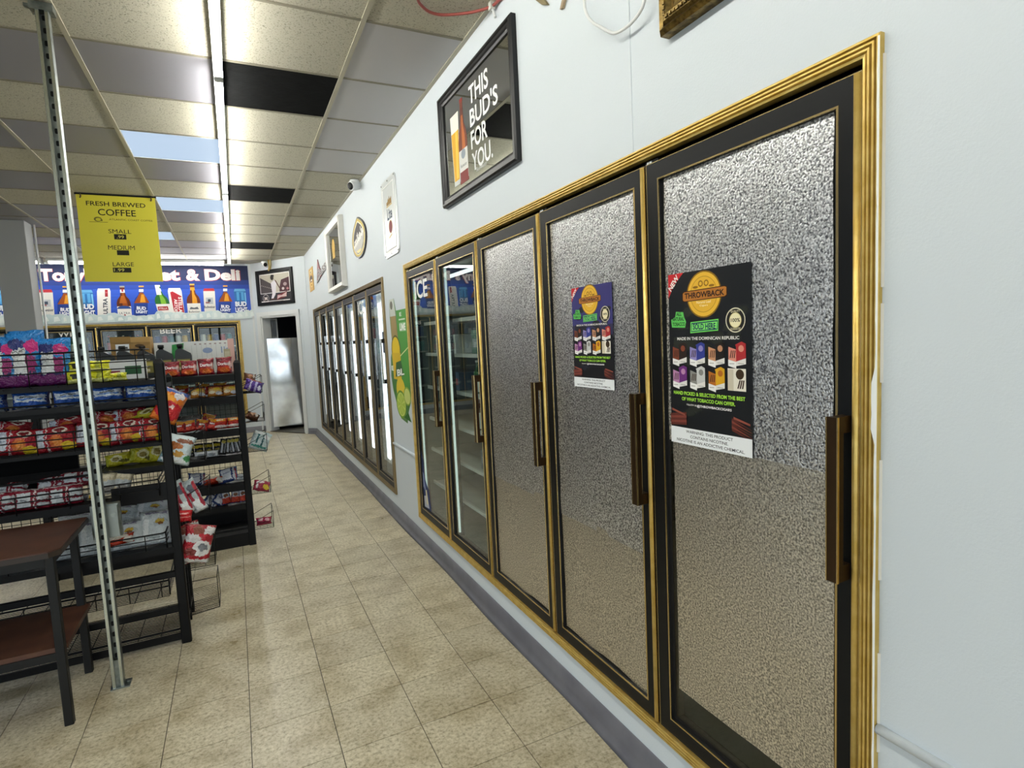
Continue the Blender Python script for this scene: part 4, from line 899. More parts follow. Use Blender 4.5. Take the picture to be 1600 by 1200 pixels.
KINDS = {   # w, h, d, base colour, patches
 'blue_tall': (.135, .26, .05, '#1d78c0', [('r', .5, .30, .6, .26, '#2a2358'), ('r', .86, .45, .08, .3, '#2577b4'), ('r', .62, .42, .16, .14, '#8a2a66'), ('r', .5, .1, .6, .12, '#6a2462'), ('e', .30, .74, .30, .13, '#1b2a6e'), ('e', .72, .74, .20, .12, '#c02a78'), ('r', .34, .47, .19, .23, '#dfe3e4'), ('r', .34, .66, .17, .012, '#555'), ('r', .30, .56, .13, .008, '#999'), ('r', .30, .50, .13, .008, '#999')]),
 'blue_flat': (.15, .085, .09, '#cdd8e2', [('e', .5, .25, .7, .16, '#2a55a8'), ('r', .05, .5, .1, .6, '#24489a'), ('r', .96, .5, .06, .6, '#1f3c80'), ('e', .45, .86, .5, .12, '#2f63bd'), ('r', .5, .55, .3, .035, '#3d6fb8'), ('r', .5, .66, .22, .03, '#4a4f5a')]),
 'red_chip': (.195, .125, .08, '#a3202b', [('r', .34, .5, .012, .6, '#e8dcd8'), ('e', .56, .32, .17, .24, '#c9642c'), ('e', .58, .30, .10, .14, '#e08a3a'), ('e', .80, .12, .18, .16, '#d9b92a'), ('e', .66, .74, .16, .14, '#e6d6c8'), ('e', .66, .74, .12, .07, '#7a1c22'), ('r', .15, .50, .12, .34, '#d3dae4'), ('r', .14, .62, .08, .02, '#8a97a8'), ('r', .14, .5, .08, .02, '#8a97a8')]),
 'yellow': (.19, .06, .10, '#d9d81f', [('r', .3, .6, .12, .2, '#2c2c1c'), ('r', .75, .5, .05, .6, '#a9b03a'), ('e', .5, .2, .5, .2, '#e9e98a')]),
 'yellow_chip': (.15, .11, .07, '#c9c02a', [('e', .5, .5, .22, .28, '#e0d9a0'), ('e', .5, .45, .13, .16, '#8a7a3a'), ('r', .1, .5, .1, .6, '#a8a820'), ('e', .8, .25, .2, .12, '#6a6420')]),
 'maroon': (.165, .10, .07, '#7d1628', [('r', .5, .93, .6, .02, '#d9cfd0'), ('r', .30, .45, .17, .34, '#cfd4d6'), ('r', .30, .45, .10, .04, '#8a8f93'), ('r', .80, .45, .16, .30, '#c6ccd0'), ('r', .80, .36, .16, .06, '#7d1628'), ('r', .58, .5, .012, .6, '#e0d6d6')]),
 'white_pack': (.165, .17, .06, '#d3dbdd', [('e', .60, .62, .20, .13, '#b9c3c6'), ('e', .60, .66, .13, .07, '#c9a941'), ('e', .60, .60, .09, .05, '#8a5a2a'), ('r', .2, .5, .07, .4, '#eef2f2'), ('r', .5, .90, .3, .03, '#8f8aa0'), ('r', .5, .25, .3, .02, '#9fa9ac'), ('r', .4, .2, .2, .02, '#9fa9ac')]),
 'tan_pack': (.12, .13, .05, '#cbbf9f', [('r', .5, .55, .6, .14, '#b9bfc0'), ('e', .3, .1, .25, .14, '#d9a81f'), ('e', .5, .85, .4, .08, '#e3d8ba'), ('e', .7, .35, .2, .15, '#8c8a86')]),
 'nacho': (.112, .125, .05, '#7d1624', [('e', .5, .28, .42, .22, '#c2421d'), ('e', .5, .2, .26, .13, '#e0702a'), ('r', .5, .56, .5, .16, '#9c1c28'), ('e', .2, .8, .2, .1, '#5e0f1a'), ('e', .85, .5, .1, .2, '#d9a8a0')]),
 'mixed_snack': (.10, .085, .05, '#b8762c', [('e', .5, .5, .45, .22, '#dcb66a'), ('e', .3, .35, .2, .14, '#efe3c0'), ('e', .75, .25, .22, .14, '#c9cdd4'), ('r', .5, .92, .6, .12, '#6e2418'), ('e', .6, .62, .2, .1, '#e0c02e')]),
 'red_small': (.095, .085, .045, '#a81f22', [('e', .5, .8, .45, .16, '#c98a2c'), ('e', .5, .25, .4, .14, '#d94a38'), ('r', .5, .5, .2, .07, '#e9d9d0'), ('e', .2, .5, .1, .3, '#7a1418')]),
 'orange_red': (.095, .08, .045, '#b92a1c', [('r', .35, .8, .5, .14, '#e08a1e'), ('r', .45, .8, .25, .05, '#f3e6c0'), ('e', .5, .2, .5, .12, '#e9d4cc')]),
 'black_yellow': (.075, .085, .03, '#16171a', [('r', .5, .72, .5, .10, '#b9a52a'), ('r', .5, .4, .3, .05, '#8a7f3a'), ('e', .5, .2, .3, .08, '#5a5a5c')]),
 'black_silver': (.06, .11, .025, '#17181c', [('r', .35, .5, .12, .4, '#b9bec6'), ('r', .75, .4, .1, .3, '#8a8f98'), ('e', .5, .8, .3, .1, '#d0c060')]),
 'silver_small': (.11, .055, .05, '#c3c8cc', [('e', .5, .5, .3, .25, '#8e959c'), ('r', .5, .8, .3, .08, '#e6eaee')]),
 'blue_white': (.12, .10, .035, '#24386e', [('r', .42, .5, .25, .35, '#d5dae2'), ('r', .80, .5, .05, .6, '#c9ccd6'), ('r', .88, .3, .03, .5, '#a8262c'), ('r', .42, .6, .18, .05, '#8b93a8')]),
 'blue_red': (.065, .13, .035, '#24407c', [('r', .5, .25, .6, .2, '#b2351f'), ('r', .5, .55, .35, .18, '#d2d6de'), ('e', .5, .5, .25, .1, '#7a4a30')]),
 'red_pack': (.12, .05, .08, '#b5371f', [('e', .4, .7, .4, .2, '#cfc6b8'), ('e', .8, .3, .2, .3, '#d8d4cc')]),
 'orange_bag': (.14, .20, .06, '#e07420', [('e', .30, .70, .3, .12, '#f0a02a'), ('r', .5, .93, .6, .07, '#2f4a8c'), ('e', .7, .82, .2, .1, '#e6e2e6'), ('e', .55, .34, .5, .28, '#c9222a'), ('e', .6, .45, .1, .06, '#f3d0c8'), ('e', .5, .28, .14, .06, '#e8584e')]),
 'white_cookie': (.15, .18, .06, '#cfdde0', [('e', .42, .62, .26, .12, '#a8602a'), ('e', .6, .36, .2, .09, '#b98a3a'), ('r', .1, .5, .06, .5, '#7c9aa0'), ('e', .7, .8, .25, .08, '#8a5640'), ('e', .5, .15, .4, .09, '#f0f4f4'), ('e', .9, .25, .1, .12, '#4a9a5c')]),
 'red_white': (.14, .19, .06, '#b01f2c', [('e', .65, .40, .3, .2, '#e9e6e4'), ('e', .68, .42, .14, .09, '#777a80'), ('e', .3, .65, .25, .12, '#d8d4d4'), ('e', .8, .85, .25, .1, '#e6e2e0'), ('e', .3, .3, .2, .1, '#7a2a24'), ('r', .5, .06, .5, .06, '#e9e6e4'), ('e', .45, .85, .2, .1, '#8a4636')]),
 'clear_red': (.08, .19, .045, '#b9c3c6', [('r', .3, .42, .2, .22, '#a5283a'), ('r', .6, .2, .3, .16, '#eceeee'), ('e', .65, .72, .25, .12, '#5a5f6a'), ('r', .85, .5, .08, .4, '#a82c3c')]),
 'red_candy': (.10, .07, .05, '#c9151f', [('r', .5, .45, .4, .06, '#f08a86'), ('r', .5, .75, .3, .05, '#f4a8a2')]),
 'purple': (.17, .11, .06, '#4a2a86', [('r', .3, .5, .05, .5, '#c9c0e0'), ('r', .6, .4, .05, .4, '#b8aee0'), ('e', .5, .9, .4, .14, '#8a3a28'), ('e', .8, .3, .1, .2, '#d8d4ea')]),
 'teal': (.17, .15, .06, '#bdd0d2', [('r', .3, .6, .05, .3, '#2f6a70'), ('r', .6, .45, .04, .35, '#2f5a60'), ('e', .8, .7, .2, .12, '#eef4f4'), ('r', .5, .15, .4, .05, '#3f8a80'), ('e', .3, .85, .3, .08, '#f2f6f6')]),
 'red_yellow': (.16, .10, .06, '#a8324a', [('e', .75, .3, .2, .22, '#e6c02a'), ('e', .4, .7, .2, .15, '#e6d0d2'), ('r', .2, .4, .05, .3, '#e8dcdc')]),
 'magenta': (.14, .06, .06, '#9c2244', [('e', .3, .6, .15, .2, '#e0b8c0'), ('e', .7, .5, .15, .2, '#d9a0ae'), ('r', .5, .2, .4, .08, '#6e1430')]),
 'brown_pack': (.14, .05, .08, '#6a4632', [('e', .4, .6, .2, .2, '#b98a6a'), ('e', .7, .6, .12, .2, '#d8cfc6')]),
 'black_orange': (.10, .07, .05, '#2a1d16', [('e', .4, .5, .2, .25, '#c2622a'), ('e', .75, .4, .15, .2, '#d9cdb8'), ('r', .5, .9, .5, .08, '#1a1412')]),
}
BM = {}
def bag_front(w, h, d, x, z, seed):
    u, v = (x/w+.5), z/h
    k = max(0, 1-abs(2*u-1)**2.6)**.55 * max(0, 1-abs(2*v-1)**3.2)**.6
    return d/2*k*(1+.42*noise.noise(V((x*30+seed*9, z*30, seed)))+.18*noise.noise(V((x*75, z*75, seed+4)))) + .0015
def bag_mesh(kind, var):
    key = (kind, var)
    if key in BM: return BM[key]
    w, h, d, base, pat = KINDS[kind]
    if ('m', kind) not in BM: BM[('m', kind)] = print_mat(kind, base, pat)
    bm = bmesh.new(); nx, nz = 14, 16; grid = {}
    for sgn in (-1, 1):
        for j in range(nz+1):
            for i in range(nx+1):
                x, z = w*(i/nx-.5), h*j/nz; v = j/nz
                edge = i in (0, nx) or j in (0, nz)
                if edge and sgn == 1: grid[sgn, i, j] = grid[-1, i, j]; continue
                y = sgn*bag_front(w, h, d, x, z, var*3+(1 if sgn > 0 else 0)) if not edge else 0
                sq = 1-.09*(1-abs(2*v-1)**2)*abs(2*i/nx-1)
                xx = x*sq + .004*noise.noise(V((x*20, z*22, var+.5)))
                zz = z + (.006*noise.noise(V((x*26, var*2.2, z*10))) if 0 < j else 0)
                if j in (0, nz): y = .006*noise.noise(V((x*40, j, var)))
                if j == 0: zz = max(0, zz)
                grid[sgn, i, j] = bm.verts.new((xx, y, zz))
        for j in range(nz):
            for i in range(nx):
                q = [grid[sgn, i, j], grid[sgn, i+1, j], grid[sgn, i+1, j+1], grid[sgn, i, j+1]]
                if sgn == 1: q.reverse()
                try: f = bm.faces.new(q); f.smooth = True
                except ValueError: pass
    me = bpy.data.meshes.new(kind + '_bag'); bm.to_mesh(me); bm.free(); me.materials.append(BM[('m', kind)])
    BM[key] = me
    return me
def bag(kind, loc, label, group=None, rot=(0, 0, 0), var=0, s=1.0, name='snack_bag', cat='snack bag'):
    o = bpy.data.objects.new(name, bag_mesh(kind, var % 3)); C.objects.link(o)
    o.location = loc; o.rotation_euler = [math.radians(a) for a in rot]; o.scale = (s, s, s) if not isinstance(s, tuple) else s
    tag(o, label, cat, group)
    return o
def bag_text(o, kind, var, t, x, z, wd, ht, c):
    w, h, d = KINDS[kind][:3]
    f = Flat(None, 0, 0, (0, 1, 0, 1), lambda px_, pz_, n_: (px_, -bag_front(w, h, d, px_, pz_, (var % 3)*3)-.0022, pz_))
    f.text(t, x, z, wd, ht, c, .03); f.build('lettering', o, local=True)

ORD = ['leftmost', 'second from the left', 'third from the left', 'fourth from the left', 'fifth from the left', 'sixth from the left', 'seventh from the left', 'eighth from the left']

# ------------------------------------------------------------------ rack A: chip rack facing the camera
def upright(x, y, H_, parent, holes=True, w_=.046, d_=.034):
    g = G(); g.prism([(x-w_/2+.006, y-d_/2), (x+w_/2-.006, y-d_/2), (x+w_/2, y-d_/2+.008), (x+w_/2, y+d_/2), (x-w_/2, y+d_/2), (x-w_/2, y-d_/2+.008)], 0, H_-.02, RACK)
    g.prism([(x-w_/2, y-d_/2+.006), (x+w_/2, y-d_/2+.006), (x+w_/2, y+d_/2), (x-w_/2, y+d_/2)], H_-.02, H_, RACK, [(x-w_/2+.012, y-d_/2+.016), (x+w_/2-.012, y-d_/2+.016), (x+w_/2-.012, y+d_/2), (x-w_/2+.012, y+d_/2)])
    return g.build('upright', parent)
def wires(g, x0, x1, y, zs, r=.0028, back=None, corner=True):
    for k, z in enumerate(zs):
        pts = [(x0, y, z), (x1-.02, y, z), (x1-.006, y+.006, z), (x1, y+.02, z)] + ([(x1, back, z)] if back else [])
        g.tube(pts, r if k else r*1.5, RACK, 6)
def basket(parent, x0, x1, y0, y1, z, rails, name='wire_basket', step=.028, floor_wires=True, verts=.14):
    g = G(); wires(g, x0, x1, y0, rails, back=y1)
    top = max(rails)
    for k in range(int((x1-x0)/verts)+1):
        x = x0+k*verts; g.tube([(x, y0, top), (x, y0, z)], .0025, RACK, 5)
    g.tube([(x1, y0+.012, top), (x1, y0+.012, z)], .0038, RACK, 6)
    if floor_wires:
        n = int((y1-y0)/step)
        for k in range(n+1): g.box(x0, x1, y0+k*step-.0014, y0+k*step+.0014, z-.002, z+.001, RACK)
        for k in range(int((x1-x0)/.10)+1): g.box(x0+k*.10-.0018, x0+k*.10+.0018, y0, y1, z-.005, z-.002, RACK)
    return g.build(name, parent)

AX0, AX1, AY, AYB = -1.56, -.347, 3.34, 3.74
RA = thing('snack_rack', 'black metal chip rack facing the camera behind the strut pole', 'rack', ((AX0+AX1)/2, 3.54, 0))
for x in (AX0, AX1): upright(x, AY, 1.488, RA); upright(x, AYB-.02, 1.40, RA, d_=.03, w_=.03)
for x in (AX1,):
    g = G(); g.box(x+.004, x+.016, AY+.05, AY+.062, .1, 1.38, RACK); g.box(x+.004, x+.016, AY+.19, AY+.2, .03, 1.3, RACK)
    for z in (.08, .5, .95, 1.33): g.box(x-.012, x+.012, AY+.01, AYB-.03, z, z+.022, RACK)
    g.build('end_frame', RA)
def tray(z, y0, y1, lip, name='shelf'):
    g = G(); g.box(AX0+.01, AX1-.012, y0, y1, z-.012, z, RACK); g.box(AX0+.01, AX1-.012, y0-.003, y0+.004, z-lip, z+.004, RACK)
    g.box(AX0+.01, AX1-.012, y1-.01, y1, z-.03, z-.004, RACK); return g.build(name, RA)
basket(RA, AX0, -.405, 3.315, 3.52, 1.385, (1.540, 1.512, 1.484, 1.45)); tray(1.383, AY, 3.62, .02)
tray(1.278, AY-.005, 3.66, .02); basket(RA, AX0, AX1-.02, 3.335, 3.5, 1.279, (1.30,), floor_wires=False, verts=.3)
tray(1.245, 3.55, AYB-.03, .024)
basket(RA, AX0, -.375, 3.315, 3.60, 1.068, (1.165, 1.135, 1.10)); tray(1.064, AY+.01, 3.5, .016)
basket(RA, AX0, -.66, 3.44, 3.72, .922, (.928,), 'wire_shelf', step=.018, verts=.5)
g = G(); g.box(-.66, AX1-.012, 3.44, 3.73, .916, .928, RACK); g.box(-.66, AX1-.012, 3.437, 3.444, .906, .932, RACK); g.build('shelf', RA)
g = G(); g.box(AX0+.02, -.80, 3.722, 3.730, .84, 1.04, mat('#08090a', .8, 0, .1)); g.build('back_panel', RA)
tray(.800, AY-.01, 3.52, .03, 'shelf')
g = G(); g.box(-.60, AX1-.012, AY-.014, AY-.008, .80, .862, RACK); g.build('shelf_lip', RA)
g = basket(RA, AX0, AX1-.05, 3.30, 3.60, .800, (.885, .860, .835), floor_wires=False, verts=.2)
tray(.520, AY-.02, 3.72, .028); basket(RA, AX0, -.390, 3.312, 3.70, .522, (.605, .578, .555), floor_wires=False, verts=.27)
for z, y in ((.375, AY), (.190, AY), (.45, 3.70)):
    g = G(); g.box(AX0, AX1, y-.012, y+.012, z-.015, z+.015, RACK); g.build('cross_bar', RA)
basket(RA, AX0, -.405, 3.37, 3.70, .255, (.335, .305), step=.022); basket(RA, AX0, AX1-.02, 3.345, 3.735, .062, (.075, .05), step=.02, verts=.4)
g = G(); g.box(AX0, AX1, 3.335, 3.345, .02, .055, RACK); g.build('kick_rail', RA)
g = G()
for k in range(31): g.box(AX0+.02+k*.039-.0013, AX0+.02+k*.039+.0013, 3.733, 3.736, .58, 1.22, RACK)
for k in range(17): g.box(AX0+.02, AX1-.02, 3.731, 3.733, .58+k*.04-.0013, .58+k*.04+.0013, RACK)
g.build('wire_back', RA)['kind'] = 'stuff'

# stock on rack A
for i, (x, y, z) in enumerate(((-1.25, 3.43, 1.386), (-1.105, 3.43, 1.386), (-.985, 3.43, 1.386), (-.890, 3.435, 1.386), (-.785, 3.425, 1.386))):
    bag('blue_tall', (x, y, z), 'tall blue and pink bag with white label in the top basket, ' + ORD[i], 'blue and pink bags in the top basket', (-7+i % 2*2, 2*(i % 3)-2, (-3, 4, -2, 3, -3)[i]), i, (1, 1, (1, 1, .94, .99, .88)[i]))
bag('blue_tall', (-.90, 3.49, 1.386), 'tall blue bag standing behind the others in the top basket', 'blue and pink bags in the top basket', (-6, 0, 2), 1, (1.02, 1, 1.05))
for i, (x, y, z, s) in enumerate(((-.655, 3.42, 1.386, 1), (-.65, 3.43, 1.436, .98), (-.57, 3.47, 1.386, .7))):
    bag('yellow', (x, y, z), 'flat yellow packet in the top basket, ' + ('lowest of the pile', 'on top of the pile', 'small one at the right end')[i], 'yellow packets in the top basket', (0, 0, (2, -4, 5)[i]), i, s)
bag('silver_small', (-.70, 3.48, 1.39), 'small silver packet between the blue bags and yellow packets', None, (0, 0, 12), 1, 1.1)
for i, x in enumerate((-1.21, -1.045, -.890, -.735, -.585, -.445)):
    bag('blue_flat', (x, 3.42, 1.280), 'blue and white chip bag lying on the second shelf, ' + ORD[i], 'blue and white bags on the second shelf', (-4, (1, -1, 2, 0, -1, 1)[i], (3, -4, 2, -3, 5, -2)[i]), i, (1, 1.2, 1))
for i, x in enumerate((-1.15, -.78, -.60, -.43)):
    bag('black_orange', (x, 3.64, 1.247), 'small dark bag with orange print on the narrow back shelf, ' + ORD[i], 'dark bags on the back shelf', (0, 0, 9*i-10), i, (.95, .6, .4))
row = [(-1.13, 3.40, 1.070, 0), (-.955, 3.40, 1.070, 4), (-.805, 3.395, 1.070, -5), (-.655, 3.40, 1.072, 3), (-.518, 3.395, 1.072, -6), (-.425, 3.40, 1.070, 2)]
for i, (x, y, z, a) in enumerate(row):
    bag('red_chip', (x, y, z), 'red chip bag with white label, front row of the middle basket, ' + ORD[i], 'red chip bags in the middle basket', (-16, a, a*.7), i, (.86, .95, .98))
for i, (x, z, a, k) in enumerate(((-1.00, 1.150, 8, 'red_chip'), (-.775, 1.145, -8, 'red_chip'), (-.625, 1.160, 6, 'red_chip'), (-.52, 1.165, -4, 'red_chip'), (-.42, 1.160, -3, 'red_chip'))):
    bag(k, (x, 3.485, z), 'red chip bag piled behind the front row of the middle basket, ' + ORD[i], 'red chip bags piled behind', (-24, a, a), i+1, (.85, .9, .62))
bag('yellow_chip', (-.425, 3.45, 1.185), 'yellow topped chip bag crowning the pile of red bags by the right post', None, (-40, -12, -8), 1, (1, .7, .5))
for i, (x, a) in enumerate(((-.60, -8), (-.50, 12), (-.415, -4))):
    bag('yellow_chip', (x, 3.60, .930), 'yellow chip bag slumped on the shelf under the red bags, ' + ORD[i], 'yellow bags under the red bags', (-18, a, a), i, (.85, .9, (.6, .8, .95)[i]))
for i, (x, z, y) in enumerate(((-1.21, .802, 3.40), (-1.045, .802, 3.40), (-.925, .802, 3.395), (-.795, .802, 3.395))):
    bag('maroon', (x, y, z), 'maroon bag with white panels in the lower basket, ' + ORD[i], 'maroon bags in the lower basket', (-12, (2, -3, 3, -1)[i], (2, -3, 4, -2)[i]), i, (.88, .9, .98))
for i, (x, z) in enumerate(((-1.03, .86), (-.86, .865), (-.76, .875))):
    bag('maroon', (x, 3.47, z), 'maroon bag lying behind the front maroon bags, ' + ORD[i], 'maroon bags lying behind', (-48, 4*i-4, 5*i-5), i+1, (.9, .8, .8))
bag('tan_pack', (-.655, 3.40, .803), 'tan and silver packet beside the maroon bags, nearest the pole', None, (-12, 6, 6), 0)
bag('tan_pack', (-.60, 3.42, .803), 'tan packet leaning right behind the strut pole', None, (-16, 14, -8), 1, .95)
for i, (x, z, a, y) in enumerate(((-1.20, .524, 0, 3.42), (-1.03, .524, 3, 3.42), (-.86, .524, -3, 3.42), (-.705, .524, 2, 3.41), (-.565, .524, -6, 3.41), (-.445, .524, 4, 3.41))):
    bag('white_pack', (x, y, z), 'white packet with gold emblem on the bottom shelf, ' + ORD[i], 'white packets on the bottom shelf', (-22, a, a), i, (.95, 1, (.6, .6, .95, 1, .82, 1.03)[i]))
for i, (x, z) in enumerate(((-.80, .60), (-.62, .61), (-.48, .62))):
    bag('white_pack', (x, 3.52, z), 'white packet in the second row of the bottom shelf, ' + ORD[i], 'second row of white packets', (-34, 3*i, -4*i), i+1, (1, .8, .72))
bag('red_pack', (-.585, 3.345, .575), 'white packet with red stripe slipped in front of the others on the bottom shelf', None, (-20, -4, 6), 0, (1, .6, 1))

# ------------------------------------------------------------------ rack B behind, facing the camera
BX0, BX1, BY, BYB = -1.22, .008, 4.75, 5.25
RB = thing('snack_rack', 'black metal snack rack standing further back by the aisle', 'rack', ((BX0+BX1)/2, 5.0, 0))
for x in (BX0, BX1): upright(x, BY, 1.432, RB, w_=.05, d_=.04); upright(x, BYB-.02, 1.40, RB, w_=.03, d_=.03)
def shelfB(z, y0, y1, lip, slope=0.0):
    g = G(); x0, x1 = BX0+.025, BX1-.025
    v = [(x0, y0, z), (x1, y0, z), (x1, y1, z+slope), (x0, y1, z+slope)]
    a = g.vs(v); b = g.vs([(p[0], p[1], p[2]-.012) for p in v]); g.face(a, RACK); g.face(b[::-1], RACK)
    g.box(x0, x1, y0-.006, y0+.002, z-lip+.012, z+.012, RACK); return g.build('shelf', RB)
SHZ = [(1.318, .045), (1.152, .055), (.905, .055), (.700, .05), (.485, .06), (.318, .04)]
for z, lip in SHZ: shelfB(z, BY-.01, BY+.30, lip, .02)
shelfB(.09, BY+.0, BY+.42, .07); g = G(); g.box(BX0, BX1, BY+.38, BY+.395, .08, .28, RACK); g.box(BX0, BX1, BY-.004, BY+.008, .0, .035, RACK); g.box(BX0, BX1, BY+.02, BY+.03, .12, .14, RACK); g.build('kick_panel', RB)
g = G(); g.box(BX0, BX1, BY+.30, BYB, 1.318, 1.332, RACK); g.build('top_shelf', RB)
g = G()
for k in range(31): g.box(BX0+.02+k*.039-.0014, BX0+.02+k*.039+.0014, BYB-.03, BYB-.027, .10, 1.30, RACK)
for k in range(30): g.box(BX0+.02, BX1-.02, BYB-.033, BYB-.03, .10+k*.04-.0014, .10+k*.04+.0014, RACK)
g.build('wire_back', RB)['kind'] = 'stuff'
for i, x in enumerate((-.425, -.315, -.200, -.080)):
    o = bag('nacho', (x, 4.83, 1.332), 'dark red nacho chip bag on top of the rear rack, ' + ORD[i], 'nacho bags on the rear rack', (-10, 0, (3, -4, 5, -3)[i]), i, (1, 1, (.92, .93, 1.0, 1.03)[i]))
    bag_text(o, 'nacho', i, 'Doritos', 0, .072, .080, .024, '#f2e8e6')
for i, x in enumerate((-.27, -.155, -.055)):
    bag('mixed_snack', (x, 4.81, 1.165), 'golden brown snack bag on the second rear shelf, ' + ORD[i], 'golden snack bags on the rear rack', (-14, 0, (5, -5, 3)[i]), i, (1.05, 1, 1))
for i, x in enumerate((-.38, -.24, -.12)):
    bag('red_small', (x, 4.95, 1.175), 'dark red bag in the back row of the second rear shelf, ' + ORD[i], 'back row of dark red bags', (-10, 0, 4), i, (1, .9, 1.0))
for i, x in enumerate((-.415, -.345, -.275, -.21)):
    bag('red_small', (x, 4.82, .918), 'small red snack bag on the third rear shelf, ' + ORD[i], 'red snack bags on the third rear shelf', (-16, (4, -6, 14, 22)[i], 6-4*i), i, (.95, 1, 1))
for i, x in enumerate((-.137, -.045)):
    bag('orange_red', (x, 4.80, .918), ('left', 'right')[i] + ' of the two red bags with orange tops on the third rear shelf', 'orange topped bags', (-14, 0, (-3, 4)[i]), i)
bag('red_small', (-.235, 4.90, .925), 'red snack bag poking up behind the row on the third rear shelf', None, (-8, 16, 8), 2, (1, 1, 1.25))
for i, x in enumerate((-.36, -.30, -.24, -.18)):
    bag('black_yellow', (x, 4.86, .714), 'black packet with yellow band on the fourth rear shelf, ' + ORD[i], 'black and yellow packets', (-18, 3*i-4, 4), i, (.85, 1, 1.2))
for i, x in enumerate((-.14, -.095, -.05, -.012)):
    bag('black_silver', (x-.01, 4.84, .714), 'black and silver packet leaning on the fourth rear shelf, ' + ORD[i], 'black and silver packets', (-18, (14, 9, -4, -10)[i], 5), i, (.9, 1, 1.1))
for i, x in enumerate((-.29, -.215)):
    bag('silver_small', (x, 4.795, .712), ('left', 'right')[i] + ' crumpled silver packet at the front of the fourth rear shelf', 'silver packets', (0, 0, 10-16*i), i, (.8, .8, .9))
for i, x in enumerate((-.22, -.115)):
    bag(('red_pack', 'blue_white')[i], (x, 4.82, .498), ('flat red and white packet on the fifth rear shelf', 'blue packet with a white panel on the fifth rear shelf')[i], None, (-30, (0, -10)[i], (6, -8)[i]), i, 1.15)
bag('blue_white', (-.34, 4.86, .498), 'dark blue packet at the back left of the fifth rear shelf', None, (-30, 8, 10), 1, 1)
bag('silver_small', (-.04, 4.82, .500), 'small pale packet at the right end of the fifth rear shelf', None, (-20, 0, -14), 1, .8)
for i, x in enumerate((-.145, -.085, -.028)):
    bag('blue_red', (x, 4.81, .330), 'blue packet with red base on the sixth rear shelf, ' + ORD[i], 'blue packets with red base', (-14, (-5, 3, -3)[i], 3), i)
for i, x in enumerate((-.275, -.215)):
    bag('blue_white', (x, 4.83, .330), ('left', 'right')[i] + ' blue and white packet tilted over on the sixth rear shelf', 'tilted blue packets', (-14, 38, 5), i+1, .95)
# stock on the hidden left part of the rear rack, seen in glimpses past the front rack
for i, x in enumerate((-1.1, -.95, -.80, -.66)):
    bag('black_orange', (x, 4.83, 1.165), 'dark snack bag on the rear rack seen past the front rack, ' + ORD[i], 'dark bags on the rear rack', (-10, 0, 4), i, 1.1)

# motor oil, cartons and boxes on top of rack B
OILB = mat('#1c2120', .35); OILC = mat('#101212', .4)
oil = thing('oil_bottle', 'gold labelled black oil bottle before the white carton, rightmost of the three', 'bottle', (-.352, 5.0, 1.333), 'motor oil bottles')
MO = wm(oil)
g = G(MO); pr = [(-.05, 0), (.05, 0), (.055, .01), (.055, .150), (.050, .168), (.0, .200), (-.005, .205), (-.035, .205), (-.05, .19), (-.055, .15), (-.055, .01)]
Mx = MO @ Matrix.Rotation(math.radians(90), 4, 'X'); g.M = Mx
g.prism(pr, -.030, .030, OILB); g.build('body', oil)
g = G(MO); g.lathe([(.015, .203), (.015, .214), (.021, .214), (.021, .237), (.019, .24)], OILC, 14, (-.02, 0, 0)); g.build('cap', oil, 'black screw cap')
g = G(MO); g.box(-.043, .043, -.0315, -.0302, .035, .125, mat('#77702f', .4)); g.box(-.04, .04, -.0322, -.0315, .085, .115, mat('#b0a552', .4)); g.box(-.035, .02, -.0322, -.0315, .045, .065, mat('#c9c4a8', .4)); g.build('front_label', oil)
for x, y, lb in ((-.478, 5.02, 'gold labelled black oil bottle before the white carton, middle of the three'), (-.60, 5.05, 'black motor oil bottle at the left, shoulder showing above the white carton edge')):
    c = copy_tree(oil); c.location = (x, y, 1.333); c['label'] = lb
t = thing('carton', 'long white carton of paper goods behind the oil bottles', 'carton', (-.27, 5.17, 1.333), )
cw = mat('#dfe2df', .6)
g = G(); g.box(-.55, .0, 5.09, 5.23, 1.333, 1.590, cw, .003); g.build('box_body', t)
f = Flat(basis((0, 5.09, 0), (1, 0, 0), (0, 0, 1), (0, -1, 0)), .0005, .0003, (0, 1, 0, 1))
for k in range(9): f.rect(-.30+.034*k, -.298+.034*k, 1.36, 1.56, '#b9bfbd')
f.pg([(-.44, 1.45), (-.36, 1.50), (-.35, 1.58), (-.43, 1.57)], '#3f9a52'); f.pg([(-.38, 1.38), (-.30, 1.36), (-.31, 1.46), (-.38, 1.47)], '#5f86b8'); f.ell(-.19, 1.515, .035, .022, '#8fa3c4', 16); f.rect(-.094, -.086, 1.49, 1.54, '#8fa3c4'); f.rect(-.075, -.067, 1.49, 1.54, '#8fa3c4'); f.ell(-.05, 1.51, .012, .02, '#8fa3c4', 10)
for k in range(8): f.rect(-.28+.035*k, -.265+.035*k, 1.562, 1.572, '#a89a9a')
f.build('print', t)
g = G(); g.box(-.075, -.03, 5.0, 5.06, 1.333, 1.52, mat('#a9a184', .6), .002); g.box(-.07, -.035, 4.9985, 5.0, 1.35, 1.50, mat('#bdb89c', .6)); g.build('small_box', label='narrow tan box at the right end of the top of the rear rack', cat='box')
g = G(); g.box(-.045, .0, 5.06, 5.09, 1.333, 1.60, mat('#d0a8a0', .6)); g.build('small_box', label='thin pinkish box behind the narrow tan box', cat='box')
t = thing('cardboard_box', 'brown cardboard box with a white shipping label at the left end of the rear rack', 'box', (-.68, 5.15, 1.333))
kb = mat('#a5834a', .75, var='#927240', vs=25)
g = G(); g.box(-.815, -.565, 5.05, 5.22, 1.333, 1.640, kb, .002); g.build('box_body', t)
